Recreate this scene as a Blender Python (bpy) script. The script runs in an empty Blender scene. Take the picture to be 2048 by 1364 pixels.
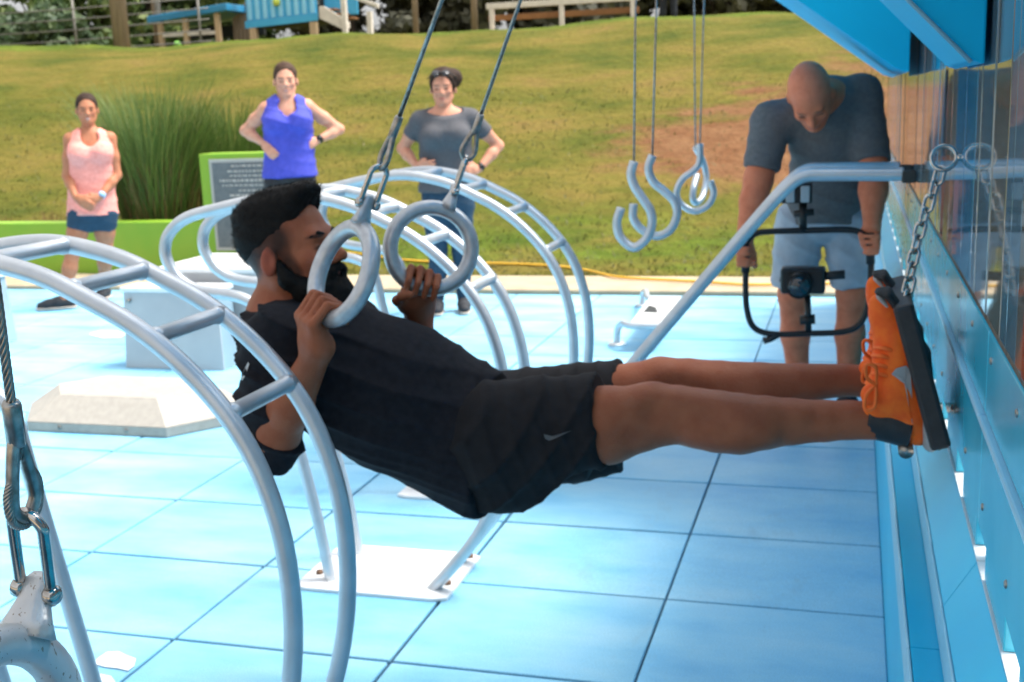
import bpy, bmesh, math, random
import numpy as np
from mathutils import Vector, Matrix

# ------------------------------------------------------------------ camera, world, sun, exposure
scene = bpy.context.scene
COL = scene.collection
R_ = math.radians
F_PX, PITCH, ROLL, YAW, CAM_H = 2334.0, R_(11.54), R_(-2.18), R_(16.52), 1.45
CAM = np.array([0.0, 0.0, CAM_H])


def ray(px, py, f=F_PX):
    x, y = px - 1024.0, -(py - 682.0)
    c, s = math.cos(ROLL), math.sin(ROLL)
    x, y = c * x - s * y, s * x + c * y
    cp, sp = math.cos(PITCH), math.sin(PITCH)
    fw, up = f * cp + y * sp, -f * sp + y * cp
    cy, sy = math.cos(YAW), math.sin(YAW)
    return np.array([x * cy - fw * sy, x * sy + fw * cy, up])


def P(px, py, X=None, Y=None, Z=None):
    """pixel of the 2048 px photograph -> point on the plane X=, Y= or Z= of the place"""
    d = ray(px, py)
    t = X / d[0] if X is not None else (Y / d[1] if Y is not None else (Z - CAM_H) / d[2])
    return CAM + d * t


cam = bpy.data.cameras.new('camera')
cam_o = bpy.data.objects.new('camera', cam)
COL.objects.link(cam_o)
rx, uy, fz = ray(1025, 682, 0) , ray(1024, 681, 0), ray(1024, 682, 1.0)
cam_o.matrix_world = Matrix(((rx[0], uy[0], -fz[0], 0), (rx[1], uy[1], -fz[1], 0), (rx[2], uy[2], -fz[2], CAM_H), (0, 0, 0, 1)))
cam.sensor_width = 36.0
cam.sensor_fit = 'HORIZONTAL'
cam.lens = F_PX / 2048 * 36
cam.clip_start, cam.clip_end = 0.05, 600
cam.dof.use_dof = True
cam.dof.focus_distance = 1.05
cam.dof.aperture_fstop = 13
scene.camera = cam_o

SUN_EL, SUN_AZ = R_(64), math.atan2(0.35, 0.93)      # the sun stands behind the wall, to the right
world = bpy.data.worlds.new('World')
scene.world = world
world.use_nodes = True
wn = world.node_tree
bg = wn.nodes['Background']
sky = wn.nodes.new('ShaderNodeTexSky')
sky.sky_type = 'NISHITA'
sky.sun_disc = False
sky.sun_elevation = SUN_EL
sky.sun_rotation = math.pi / 2 - SUN_AZ
sky.dust_density = 5.0
sky.air_density = 1.0
hz = wn.nodes.new('ShaderNodeHueSaturation')      # thin bright haze: a paler sky than clear air gives
hz.inputs['Saturation'].default_value = 0.12
hz.inputs['Value'].default_value = 1.0
wn.links.new(sky.outputs[0], hz.inputs['Color'])
wn.links.new(hz.outputs[0], bg.inputs[0])
bg.inputs[1].default_value = 0.15
sun = bpy.data.lights.new('sun', 'SUN')
sun_o = bpy.data.objects.new('sun', sun)
COL.objects.link(sun_o)
sun.energy = 2.3
sun.angle = R_(18)
sun.color = (1.0, 0.94, 0.85)
sd = Vector((math.cos(SUN_AZ) * math.cos(SUN_EL), math.sin(SUN_AZ) * math.cos(SUN_EL), math.sin(SUN_EL)))
sun_o.rotation_euler = sd.to_track_quat('Z', 'Y').to_euler()
sun_o.location = sd * 60
scene.view_settings.view_transform = 'Standard'
scene.view_settings.look = 'None'
scene.view_settings.gamma = 1
scene.view_settings.exposure = 1.12
scene.cycles.max_bounces = 8
scene.cycles.use_denoising = True

rng = np.random.default_rng(7)
random.seed(7)
PI = math.pi


# ------------------------------------------------------------------ materials
def srgb(r, g, b):
    def l(c):
        c /= 255.0
        return c / 12.92 if c <= 0.04045 else ((c + 0.055) / 1.055) ** 2.4
    return (l(r), l(g), l(b))


def mat(name, col, rough=0.5, metal=0.0, col2=None, scale=8.0, detail=4.0, bump=0.0, bscale=60.0, ior=1.5,
        stretch=(1, 1, 1), attr=False, coat=0.0, lo=0.35, hi=0.65, sheen=0.0, sss=0.0, spec=0.5, rough2=None, geo=False):
    m = bpy.data.materials.new(name)
    m.use_nodes = True
    nt = m.node_tree
    b = nt.nodes['Principled BSDF']
    b.inputs['Roughness'].default_value = rough
    b.inputs['Metallic'].default_value = metal
    b.inputs['IOR'].default_value = ior
    b.inputs['Specular IOR Level'].default_value = spec
    b.inputs['Coat Weight'].default_value = coat
    b.inputs['Coat Roughness'].default_value = 0.1
    b.inputs['Sheen Weight'].default_value = sheen
    if sss:
        b.inputs['Subsurface Weight'].default_value = sss
        b.inputs['Subsurface Radius'].default_value = (0.012, 0.005, 0.003)
        b.inputs['Subsurface Scale'].default_value = 1.0
    tc = nt.nodes.new('ShaderNodeNewGeometry' if geo else 'ShaderNodeTexCoord')
    src = tc.outputs['Position'] if geo else tc.outputs['Object']
    mp = nt.nodes.new('ShaderNodeMapping')
    mp.inputs['Scale'].default_value = stretch
    nt.links.new(src, mp.inputs[0])
    base = None
    if attr:
        at = nt.nodes.new('ShaderNodeVertexColor')
        at.layer_name = 'Col'
        base = at.outputs[0]
    if col2 is not None or rough2 is not None:
        nz = nt.nodes.new('ShaderNodeTexNoise')
        nz.inputs['Scale'].default_value = scale
        nz.inputs['Detail'].default_value = detail
        nt.links.new(mp.outputs[0], nz.inputs['Vector'])
        mr = nt.nodes.new('ShaderNodeMapRange')
        mr.inputs[1].default_value, mr.inputs[2].default_value = lo, hi
        nt.links.new(nz.outputs[0], mr.inputs[0])
        if rough2 is not None:
            m2 = nt.nodes.new('ShaderNodeMapRange')
            m2.inputs[3].default_value, m2.inputs[4].default_value = rough, rough2
            nt.links.new(mr.outputs[0], m2.inputs[0])
            nt.links.new(m2.outputs[0], b.inputs['Roughness'])
        if col2 is not None:
            mx = nt.nodes.new('ShaderNodeMix')
            mx.data_type = 'RGBA'
            nt.links.new(mr.outputs[0], mx.inputs[0])
            if base is not None:
                mx.blend_type = 'MULTIPLY'
                nt.links.new(base, mx.inputs[6])
            else:
                mx.inputs[6].default_value = (*col, 1)
            mx.inputs[7].default_value = (*col2, 1)
            base = mx.outputs[2]
    if base is not None:
        nt.links.new(base, b.inputs['Base Color'])
    else:
        b.inputs['Base Color'].default_value = (*col, 1)
    if bump:
        n2 = nt.nodes.new('ShaderNodeTexNoise')
        n2.inputs['Scale'].default_value = bscale
        n2.inputs['Detail'].default_value = 5
        nt.links.new(mp.outputs[0], n2.inputs['Vector'])
        bp = nt.nodes.new('ShaderNodeBump')
        bp.inputs['Strength'].default_value = bump
        bp.inputs['Distance'].default_value = 0.01
        nt.links.new(n2.outputs[0], bp.inputs['Height'])
        nt.links.new(bp.outputs[0], b.inputs['Normal'])
    return m


M = {}
M['tube'] = mat('painted_tube', (.60, .63, .66), .38, .65, (.52, .55, .58), 14, bump=.03, bscale=300)
M['ring'] = mat('ring_paint', (.55, .56, .57), .40, .6, (.46, .47, .49), 60, bump=.03, bscale=400)
M['ring_worn'] = mat('worn_ring_paint', (.58, .58, .58), .36, .5, (.30, .26, .22), 190, detail=3, lo=.645, hi=.665, stretch=(1, 1, .45), bump=.15, bscale=120)
M['steel'] = mat('bright_steel', (.55, .53, .50), .16, 1, (.32, .29, .26), 60, lo=.4, hi=.8, bump=.04, bscale=150)
M['steel_dull'] = mat('dull_steel', (.42, .40, .37), .34, 1, (.25, .22, .19), 90)
M['plate'] = mat('white_steel_plate', (.78, .79, .80), .3, 0, (.68, .69, .70), 9)
M['rust'] = mat('rusty_bolt', (.22, .12, .07), .7, .3, (.10, .06, .04), 80)
M['concrete'] = mat('tan_concrete', (.42, .34, .23), .85, 0, (.35, .28, .19), 5, bump=.3, bscale=80, geo=True)
M['beige'] = mat('beige_polymer', (.40, .365, .32), .6, 0, (.35, .32, .28), 30, bump=.08, bscale=250)
M['box_grey'] = mat('box_grey_paint', (.46, .47, .48), .45, 0, (.40, .41, .43), 4)
M['box_shaded_side'] = mat('box_grey_paint_shaded', (.30, .40, .46), .45, 0, (.27, .36, .42), 4)  # box grey made darker and bluer: the side's shade put into its colour
M['green'] = mat('lime_paint', (.19, .38, .02), .55, 0, (.24, .40, .025), 3, geo=True)
M['plaque'] = mat('plaque_slate', (.10, .12, .13), .5, 0, (.13, .15, .16), 20)
M['plaque_text'] = mat('plaque_lettering', (.42, .42, .40), .5)
M['blue'] = mat('court_blue_paint', (.030, .46, .66), .14, 0, (.06, .50, .68), 3, ior=1.5, rough2=.22, geo=True)
M['blue_lip'] = mat('court_light_blue_trim', (.32, .62, .78), .3, 0, (.38, .66, .80), 5, geo=True)
M['blue_base'] = mat('court_base_blue', (.015, .52, .84), .30, 0, (.025, .57, .86), 4, spec=.4, geo=True)
M['beam'] = mat('canopy_blue', (.001, .46, .80), .55, 0, (.002, .49, .82), 3, spec=.15, geo=True)
for pn_, ca_, cb_ in (('reflection_blue', (.02, .20, .38), (.03, .26, .44)), ('reflection_dark', (.02, .03, .045), (.03, .05, .07)), ('reflection_tan', (.20, .18, .14), (.15, .14, .12))):
    M[pn_] = mat('gloss_' + pn_, ca_, .04, 0, cb_, 2.0, ior=1.75, stretch=(1, 2, .4), bump=.015, bscale=8, geo=True, spec=.8, rough2=.07)  # blue, dark and tan colours stand in for reflections broken into strips
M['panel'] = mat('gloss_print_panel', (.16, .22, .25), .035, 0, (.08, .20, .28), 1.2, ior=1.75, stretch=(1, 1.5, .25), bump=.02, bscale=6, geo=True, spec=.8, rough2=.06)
M['seam'] = mat('dirty_seam', (.16, .11, .07), .9, 0, (.07, .05, .04), 40, geo=True)
M['rubber'] = mat('black_rubber', (.010, .011, .013), .55, 0, (.02, .02, .022), 40)
M['black_metal'] = mat('black_metal', (.012, .012, .013), .35, .2)
M['lens'] = mat('lens_glass', (.005, .005, .008), .05, 0, ior=1.8)
M['shirt'] = mat('charcoal_cotton', (.0105, .0107, .0145), .95, 0, (.0155, .0157, .020), 60, bump=.12, bscale=350, spec=.2)
M['shorts'] = mat('charcoal_shorts', (.0125, .0115, .013), .9, 0, (.018, .0165, .018), 30, bump=.1, bscale=300, spec=.2)
M['shorts_in'] = mat('black_liner', (.008, .008, .010), .9, 0)
M['skin'] = mat('skin', (.4, .2, .12), .52, 0, (.86, .76, .72), 26, attr=True, bump=.16, bscale=170, sss=.06, lo=.42, hi=.72, spec=.2)
M['hair'] = mat('black_hair', (.004, .0035, .0035), .7, 0, (.009, .008, .007), 90, spec=.15)
M['hair_brown'] = mat('brown_hair', (.045, .026, .018), .7, 0, (.08, .045, .03), 60, spec=.15)
M['hair_dark'] = mat('dark_brown_hair', (.03, .018, .013), .7, 0, (.05, .03, .022), 60, spec=.15)
M['orange'] = mat('orange_knit', (.98, .165, .008), .75, 0, (.90, .11, .005), 45, bump=.25, bscale=400)
M['orange_lace'] = mat('orange_lace', (.95, .16, .02), .7)
M['midsole'] = mat('grey_midsole', (.40, .39, .38), .7, 0, (.33, .32, .31), 50)
M['outsole'] = mat('black_outsole', (.02, .02, .021), .8)
M['grey_logo'] = mat('grey_print', (.33, .33, .33), .6)
M['dull_logo'] = mat('dull_grey_print', (.07, .075, .08), .6)
M['white_logo'] = mat('white_print', (.55, .55, .55), .6)
M['pink'] = mat('coral_jersey', (.92, .36, .30), .85, 0, (.84, .29, .24), 40, bump=.1, bscale=200)
M['royal'] = mat('royal_blue_jersey', (.065, .075, .50), .8, 0, (.05, .06, .42), 30, bump=.1, bscale=200)
M['tee_grey'] = mat('heather_grey_jersey', (.095, .095, .105), .9, 0, (.075, .075, .085), 80, bump=.1, bscale=200)
M['tee_slate'] = mat('slate_jersey', (.150, .145, .145), .9, 0, (.120, .118, .120), 60, bump=.1, bscale=200)
M['navy'] = mat('navy_fabric', (.012, .040, .075), .85, 0, (.016, .05, .09), 30)
M['blacktight'] = mat('black_leggings', (.014, .014, .017), .8, 0, (.02, .02, .024), 30)
M['denim_light'] = mat('light_blue_shorts', (.46, .50, .55), .9, 0, (.38, .42, .47), 20, bump=.15, bscale=120)
M['shoe_dark'] = mat('dark_trainers', (.02, .022, .028), .8)
M['shoe_sole'] = mat('pale_sole', (.55, .45, .38), .7)
M['watch'] = mat('watch_face', (.35, .55, .75), .25)
M['wood'] = mat('weathered_timber', (.30, .22, .15), .9, 0, (.22, .16, .11), 3, stretch=(8, 8, .6), bump=.3, bscale=25)
M['timber'] = mat('fresh_timber', (.55, .40, .24), .85, 0, (.45, .32, .19), 3, stretch=(6, 6, .6))
M['plank'] = mat('brown_plank', (.28, .13, .05), .85, 0, (.22, .10, .04), 4)
M['white_wood'] = mat('white_painted_wood', (.72, .66, .58), .7, 0, (.62, .56, .49), 6)
M['play_blue'] = mat('playhouse_blue', (.06, .40, .66), .6, 0, (.05, .36, .62), 3)
M['play_pale'] = mat('playhouse_pale_blue', (.26, .60, .80), .6, 0, (.22, .55, .76), 3)
M['roof_blue'] = mat('shed_roof_blue', (.02, .20, .38), .45, 0, (.025, .23, .42), 2)
M['dark_in'] = mat('dark_parts_and_shade', (.035, .04, .04), .9)  # dark parts, and sheets that paint shaded openings
M['wire'] = mat('grey_wire', (.20, .19, .17), .6, .4)
M['hose'] = mat('yellow_hose', (.75, .42, .03), .5)
M['lime_ball'] = mat('lime_plastic', (.25, .65, .10), .5)
M['yellow'] = mat('yellow_plastic', (.55, .65, .10), .5)
M['trunk'] = mat('bark', (.09, .065, .045), .95, 0, (.05, .036, .026), 6, bump=.5, bscale=20)
M['reed_brown'] = mat('dry_reeds', (.26, .15, .07), .9, 0, (.34, .22, .10), 8)
M['mark'] = mat('white_floor_paint', (.80, .84, .86), .6)


def leaf_mat(name, a, b, c):
    m = bpy.data.materials.new(name)
    m.use_nodes = True
    nt = m.node_tree
    bs = nt.nodes['Principled BSDF']
    bs.inputs['Roughness'].default_value = .6
    g = nt.nodes.new('ShaderNodeNewGeometry')
    cr = nt.nodes.new('ShaderNodeValToRGB')
    cr.color_ramp.elements[0].color = (*a, 1)
    cr.color_ramp.elements[1].color = (*c, 1)
    e = cr.color_ramp.elements.new(.5)
    e.color = (*b, 1)
    nt.links.new(g.outputs['Random Per Island'], cr.inputs[0])
    nt.links.new(cr.outputs[0], bs.inputs['Base Color'])
    tr = nt.nodes.new('ShaderNodeBsdfTranslucent')
    nt.links.new(cr.outputs[0], tr.inputs[0])
    mx = nt.nodes.new('ShaderNodeMixShader')
    mx.inputs[0].default_value = .3
    nt.links.new(bs.outputs[0], mx.inputs[1])
    nt.links.new(tr.outputs[0], mx.inputs[2])
    nt.links.new(mx.outputs[0], nt.nodes['Material Output'].inputs[0])
    return m


M['leaf'] = leaf_mat('tree_leaves', (.06, .11, .03), (.11, .17, .045), (.19, .23, .07))
M['leaf_dark'] = leaf_mat('dark_tree_leaves', (.04, .075, .035), (.065, .11, .045), (.10, .14, .055))
M['leaf_grey'] = leaf_mat('greyish_tree_leaves', (.06, .065, .04), (.09, .09, .055), (.12, .115, .07))
M['blade'] = leaf_mat('ornamental_blades', (.04, .095, .016), (.085, .15, .026), (.19, .24, .06))
M['blade_dry'] = leaf_mat('dry_blades', (.16, .08, .035), (.27, .16, .07), (.38, .26, .12))
M['turf_blade'] = leaf_mat('turf_blades', (.055, .075, .014), (.095, .105, .022), (.15, .13, .04))


def floor_mat():
    m = bpy.data.materials.new('blue_rubber_tile')
    m.use_nodes = True
    nt = m.node_tree
    b = nt.nodes['Principled BSDF']
    g = nt.nodes.new('ShaderNodeNewGeometry')
    oi = nt.nodes.new('ShaderNodeObjectInfo')
    n1 = nt.nodes.new('ShaderNodeTexNoise')
    n1.inputs['Scale'].default_value = 2.6
    n1.inputs['Detail'].default_value = 6
    n1.inputs['Roughness'].default_value = .62
    n2 = nt.nodes.new('ShaderNodeTexNoise')
    n2.inputs['Scale'].default_value = 260
    n2.inputs['Detail'].default_value = 2
    mp = nt.nodes.new('ShaderNodeMapping')
    mp.inputs['Scale'].default_value = (.7, 1.6, 1)
    nt.links.new(g.outputs['Position'], mp.inputs[0])
    nt.links.new(mp.outputs[0], n1.inputs['Vector'])
    nt.links.new(g.outputs['Position'], n2.inputs['Vector'])
    cr = nt.nodes.new('ShaderNodeValToRGB')
    cr.color_ramp.elements[0].position = .30
    cr.color_ramp.elements[0].color = (.155, .475, .75, 1)
    cr.color_ramp.elements[1].position = .68
    cr.color_ramp.elements[1].color = (.33, .63, .81, 1)
    e = cr.color_ramp.elements.new(.48)
    e.color = (.235, .565, .79, 1)
    nt.links.new(n1.outputs[0], cr.inputs[0])
    hs = nt.nodes.new('ShaderNodeHueSaturation')
    mr = nt.nodes.new('ShaderNodeMapRange')
    mr.inputs[3].default_value, mr.inputs[4].default_value = .93, 1.06
    nt.links.new(oi.outputs['Random'], mr.inputs[0])
    nt.links.new(mr.outputs[0], hs.inputs['Value'])
    nt.links.new(cr.outputs[0], hs.inputs['Color'])
    mx = nt.nodes.new('ShaderNodeMix')
    mx.data_type = 'RGBA'
    mx.blend_type = 'MULTIPLY'
    mr2 = nt.nodes.new('ShaderNodeMapRange')
    mr2.inputs[1].default_value, mr2.inputs[2].default_value = .3, .7
    mr2.inputs[3].default_value, mr2.inputs[4].default_value = .82, 1.1
    nt.links.new(n2.outputs[0], mr2.inputs[0])
    mx.inputs[0].default_value = 1
    nt.links.new(hs.outputs[0], mx.inputs[6])
    nt.links.new(mr2.outputs[0], mx.inputs[7])
    # scuffs and trodden-in dirt
    mp3 = nt.nodes.new('ShaderNodeMapping')
    mp3.inputs['Scale'].default_value = (1, .45, 1)
    mp3.inputs['Rotation'].default_value = (0, 0, .6)
    nt.links.new(g.outputs['Position'], mp3.inputs[0])
    n3 = nt.nodes.new('ShaderNodeTexNoise')
    n3.inputs['Scale'].default_value = 5.5
    n3.inputs['Detail'].default_value = 9
    n3.inputs['Roughness'].default_value = .7
    nt.links.new(mp3.outputs[0], n3.inputs['Vector'])
    mr3 = nt.nodes.new('ShaderNodeMapRange')
    mr3.inputs[1].default_value, mr3.inputs[2].default_value = .58, .74
    mr3.inputs[4].default_value = .42
    nt.links.new(n3.outputs[0], mr3.inputs[0])
    mx3 = nt.nodes.new('ShaderNodeMix')
    mx3.data_type = 'RGBA'
    nt.links.new(mr3.outputs[0], mx3.inputs[0])
    nt.links.new(mx.outputs[2], mx3.inputs[6])
    mx3.inputs[7].default_value = (.20, .34, .46, 1)
    nt.links.new(mx3.outputs[2], b.inputs['Base Color'])
    b.inputs['Roughness'].default_value = .5
    bp = nt.nodes.new('ShaderNodeBump')
    bp.inputs['Strength'].default_value = .25
    bp.inputs['Distance'].default_value = .002
    nt.links.new(n2.outputs[0], bp.inputs['Height'])
    nt.links.new(bp.outputs[0], b.inputs['Normal'])
    return m


def hill_mat():
    m = bpy.data.materials.new('dry_turf_bank')
    m.use_nodes = True
    nt = m.node_tree
    b = nt.nodes['Principled BSDF']
    b.inputs['Roughness'].default_value = .95
    b.inputs['Specular IOR Level'].default_value = .1
    g = nt.nodes.new('ShaderNodeNewGeometry')
    def noise(scale, stretch, detail=6, rough=.6):
        mp = nt.nodes.new('ShaderNodeMapping')
        mp.inputs['Scale'].default_value = stretch
        nt.links.new(g.outputs['Position'], mp.inputs[0])
        n = nt.nodes.new('ShaderNodeTexNoise')
        n.inputs['Scale'].default_value = scale
        n.inputs['Detail'].default_value = detail
        n.inputs['Roughness'].default_value = rough
        nt.links.new(mp.outputs[0], n.inputs['Vector'])
        return n.outputs[0]
    def ramp(src, stops):
        cr = nt.nodes.new('ShaderNodeValToRGB')
        cr.color_ramp.elements[0].position, cr.color_ramp.elements[0].color = stops[0][0], (*stops[0][1], 1)
        cr.color_ramp.elements[1].position, cr.color_ramp.elements[1].color = stops[-1][0], (*stops[-1][1], 1)
        for p_, c_ in stops[1:-1]:
            e = cr.color_ramp.elements.new(p_)
            e.color = (*c_, 1)
        nt.links.new(src, cr.inputs[0])
        return cr.outputs[0]
    def mix(f, a, c, mode='MIX'):
        x = nt.nodes.new('ShaderNodeMix')
        x.data_type = 'RGBA'
        x.blend_type = mode
        if isinstance(f, float):
            x.inputs[0].default_value = f
        else:
            nt.links.new(f, x.inputs[0])
        for s_, v in ((6, a), (7, c)):
            if isinstance(v, tuple):
                x.inputs[s_].default_value = (*v, 1)
            else:
                nt.links.new(v, x.inputs[s_])
        return x.outputs[2]
    grass = ramp(noise(1.1, (.55, .9, 1)), [(.30, (.048, .070, .009)), (.46, (.098, .098, .015)), (.60, (.150, .120, .025)), (.74, (.17, .110, .036))])
    fine = ramp(noise(14, (1, .7, 1), 4), [(.25, (.75, .75, .75)), (.7, (1.12, 1.12, 1.12))])
    grass = mix(1.0, grass, fine, 'MULTIPLY')
    # bare red earth on the right of the bank, greener turf along the foot and the crest
    at = nt.nodes.new('ShaderNodeVertexColor')
    at.layer_name = 'Col'
    sp = nt.nodes.new('ShaderNodeSeparateColor')
    nt.links.new(at.outputs[0], sp.inputs[0])
    def math_(op, a, c):
        x = nt.nodes.new('ShaderNodeMath')
        x.operation = op
        for i_, v in enumerate((a, c)):
            if isinstance(v, (int, float)):
                x.inputs[i_].default_value = v
            else:
                nt.links.new(v, x.inputs[i_])
        return x.outputs[0]
    dn = noise(1.6, (.6, 1.2, 1), 7, .65)
    dirt = math_('MULTIPLY', math_('SUBTRACT', math_('ADD', sp.outputs[0], dn), .92), 5.0)
    cl = nt.nodes.new('ShaderNodeClamp')
    nt.links.new(dirt, cl.inputs[0])
    gm = nt.nodes.new('ShaderNodeClamp')
    nt.links.new(math_('MULTIPLY', math_('SUBTRACT', math_('ADD', sp.outputs[1], dn), .85), 4.0), gm.inputs[0])
    green = mix(1.0, ramp(noise(2.2, (.7, 1, 1)), [(.35, (.055, .092, .009)), (.6, (.110, .145, .016))]), fine, 'MULTIPLY')
    c = mix(gm.outputs[0], grass, green)
    earth = mix(1.0, ramp(noise(3, (1, 1, 1)), [(.35, (.150, .068, .030)), (.65, (.20, .105, .050))]), fine, 'MULTIPLY')
    c = mix(cl.outputs[0], c, earth)
    nt.links.new(c, b.inputs['Base Color'])
    bp = nt.nodes.new('ShaderNodeBump')
    bp.inputs['Strength'].default_value = .8
    bp.inputs['Distance'].default_value = .08
    nt.links.new(noise(9, (1, 1, 1), 6), bp.inputs['Height'])
    nt.links.new(bp.outputs[0], b.inputs['Normal'])
    return m


M['tile'] = floor_mat()
M['hill'] = hill_mat()
M['joint'] = mat('dark_joint', (.03, .09, .15), .9)


# ------------------------------------------------------------------ mesh helpers
def mesh_np(name, v, faces=None, quads=None, smooth=True):
    """mesh from numpy vertices and either a list of faces or an (n,4) / (n,3) array"""
    me = bpy.data.meshes.new(name)
    v = np.asarray(v, np.float32)
    if quads is not None:
        q = np.asarray(quads, np.int32)
        k = q.shape[1]
        me.vertices.add(len(v))
        me.vertices.foreach_set('co', v.ravel())
        me.loops.add(q.size)
        me.loops.foreach_set('vertex_index', q.ravel())
        me.polygons.add(len(q))
        me.polygons.foreach_set('loop_start', np.arange(0, q.size, k, dtype=np.int32))
        me.update(calc_edges=True)
        me.validate()
    else:
        me.from_pydata([tuple(map(float, p)) for p in v], [], [tuple(map(int, f)) for f in faces])
    if smooth:
        me.polygons.foreach_set('use_smooth', np.ones(len(me.polygons), bool))
    return me


def add(name, me, m, parent=None, label=None, cat=None, group=None, kind=None, loc=None):
    o = bpy.data.objects.new(name, me)
    COL.objects.link(o)
    if m is not None and me is not None and not me.materials:
        me.materials.append(M[m] if isinstance(m, str) else m)
    if parent is not None:
        o.parent = parent
    if loc is not None:
        o.location = loc
    return tag(o, label, cat, group, kind)


def tag(o, label=None, cat=None, group=None, kind=None):
    if label:
        o['label'] = label
    if cat:
        o['category'] = cat
    if group:
        o['group'] = group
    if kind:
        o['kind'] = kind
    return o


def thing(name, label, cat, group=None, loc=(0, 0, 0)):
    o = bpy.data.objects.new(name, None)
    COL.objects.link(o)
    o.location = loc
    return tag(o, label, cat, group)


def catmull(pts, n=8, closed=False):
    pts = [np.asarray(p, float) for p in pts]
    out = []
    N = len(pts)
    segs = N if closed else N - 1
    for i in range(segs):
        p1, p2 = pts[i], pts[(i + 1) % N]
        p0 = pts[i - 1] if (i > 0 or closed) else 2 * p1 - p2
        p3 = pts[(i + 2) % N] if (i + 2 < N or closed) else 2 * p2 - p1
        for t in np.linspace(0, 1, n, endpoint=False):
            out.append(.5 * (2 * p1 + (p2 - p0) * t + (2 * p0 - 5 * p1 + 4 * p2 - p3) * t ** 2 + (3 * p1 - p0 - 3 * p2 + p3) * t ** 3))
    if not closed:
        out.append(pts[-1])
    return np.array(out)


def tube_me(name, pts, r, seg=14, closed=False, rs=None, flat=1.0):
    """sweep a circle along a polyline"""
    p = np.asarray(pts, float)
    n = len(p)
    if closed:
        t = np.roll(p, -1, 0) - np.roll(p, 1, 0)
    else:
        t = np.gradient(p, axis=0)
    t /= np.linalg.norm(t, axis=1)[:, None] + 1e-12
    a = np.array([0, 0, 1.0]) if abs(t[0][2]) < .9 else np.array([1.0, 0, 0])
    u = np.cross(t[0], a)
    u /= np.linalg.norm(u)
    vs = []
    th = np.linspace(0, 2 * PI, seg, endpoint=False)
    for i in range(n):
        u = u - t[i] * np.dot(u, t[i])
        u /= np.linalg.norm(u)
        w = np.cross(t[i], u)
        rr = r if rs is None else rs[i]
        vs.append(p[i] + rr * (np.cos(th)[:, None] * u + flat * np.sin(th)[:, None] * w))
    v = np.concatenate(vs)
    q = []
    m = n if closed else n - 1
    for i in range(m):
        j = (i + 1) % n
        for k in range(seg):
            k2 = (k + 1) % seg
            q.append((i * seg + k, i * seg + k2, j * seg + k2, j * seg + k))
    if not closed:
        q.append(tuple(range(seg - 1, -1, -1)))
        q.append(tuple((n - 1) * seg + k for k in range(seg)))
    return mesh_np(name, v, faces=q)


def tube(name, pts, r, m, parent=None, **k):
    kw = {a: k.pop(a) for a in ('label', 'cat', 'group', 'kind') if a in k}
    return add(name, tube_me(name, pts, r, **k), m, parent, **kw)


def box_me(name, lo, hi, bevel=0.0, seg=2):
    bm = bmesh.new()
    bmesh.ops.create_cube(bm, size=1)
    lo, hi = np.asarray(lo, float), np.asarray(hi, float)
    for v in bm.verts:
        for i in range(3):
            v.co[i] = lo[i] if v.co[i] < 0 else hi[i]
    if bevel:
        bmesh.ops.bevel(bm, geom=list(bm.edges), offset=bevel, segments=seg, affect='EDGES', profile=.5)
    me = bpy.data.meshes.new(name)
    bm.to_mesh(me)
    bm.free()
    return me


def box(name, lo, hi, m, parent=None, bevel=.004, **kw):
    return add(name, box_me(name, lo, hi, bevel), m, parent, **kw)


def prism_me(name, poly, y0, y1, bevel=0.0, axis=1):
    """polygon in the X-Z plane (or X-Y for axis 2) extruded along Y (Z)"""
    bm = bmesh.new()
    if axis == 1:
        a = [bm.verts.new((x, y0, z)) for x, z in poly]
        b = [bm.verts.new((x, y1, z)) for x, z in poly]
    elif axis == 2:
        a = [bm.verts.new((x, z, y0)) for x, z in poly]
        b = [bm.verts.new((x, z, y1)) for x, z in poly]
    else:
        a = [bm.verts.new((y0, x, z)) for x, z in poly]
        b = [bm.verts.new((y1, x, z)) for x, z in poly]
    bm.faces.new(a)
    bm.faces.new(b[::-1])
    n = len(poly)
    for i in range(n):
        bm.faces.new((a[i], b[i], b[(i + 1) % n], a[(i + 1) % n]))
    bmesh.ops.recalc_face_normals(bm, faces=bm.faces)
    if bevel:
        bmesh.ops.bevel(bm, geom=list(bm.edges), offset=bevel, segments=2, affect='EDGES', profile=.5)
    me = bpy.data.meshes.new(name)
    bm.to_mesh(me)
    bm.free()
    return me


def oriented_box_me(name, c, ax, half, bevel=.003):
    me = box_me(name, (-half[0], -half[1], -half[2]), half, bevel)
    mt = Matrix([[ax[j][i] for j in range(3)] + [c[i]] for i in range(3)] + [[0, 0, 0, 1]])
    me.transform(mt)
    return me


def unit(v):
    v = np.asarray(v, float)
    return v / (np.linalg.norm(v) + 1e-12)


def join_me(name, meshes):
    vs, fs, o = [], [], 0
    for me in meshes:
        n = len(me.vertices)
        a = np.empty(n * 3, np.float32)
        me.vertices.foreach_get('co', a)
        vs.append(a.reshape(-1, 3))
        fs += [tuple(i + o for i in p.vertices) for p in me.polygons]
        o += n
    for me in meshes:
        bpy.data.meshes.remove(me)
    return mesh_np(name, np.concatenate(vs), faces=fs)


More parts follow.
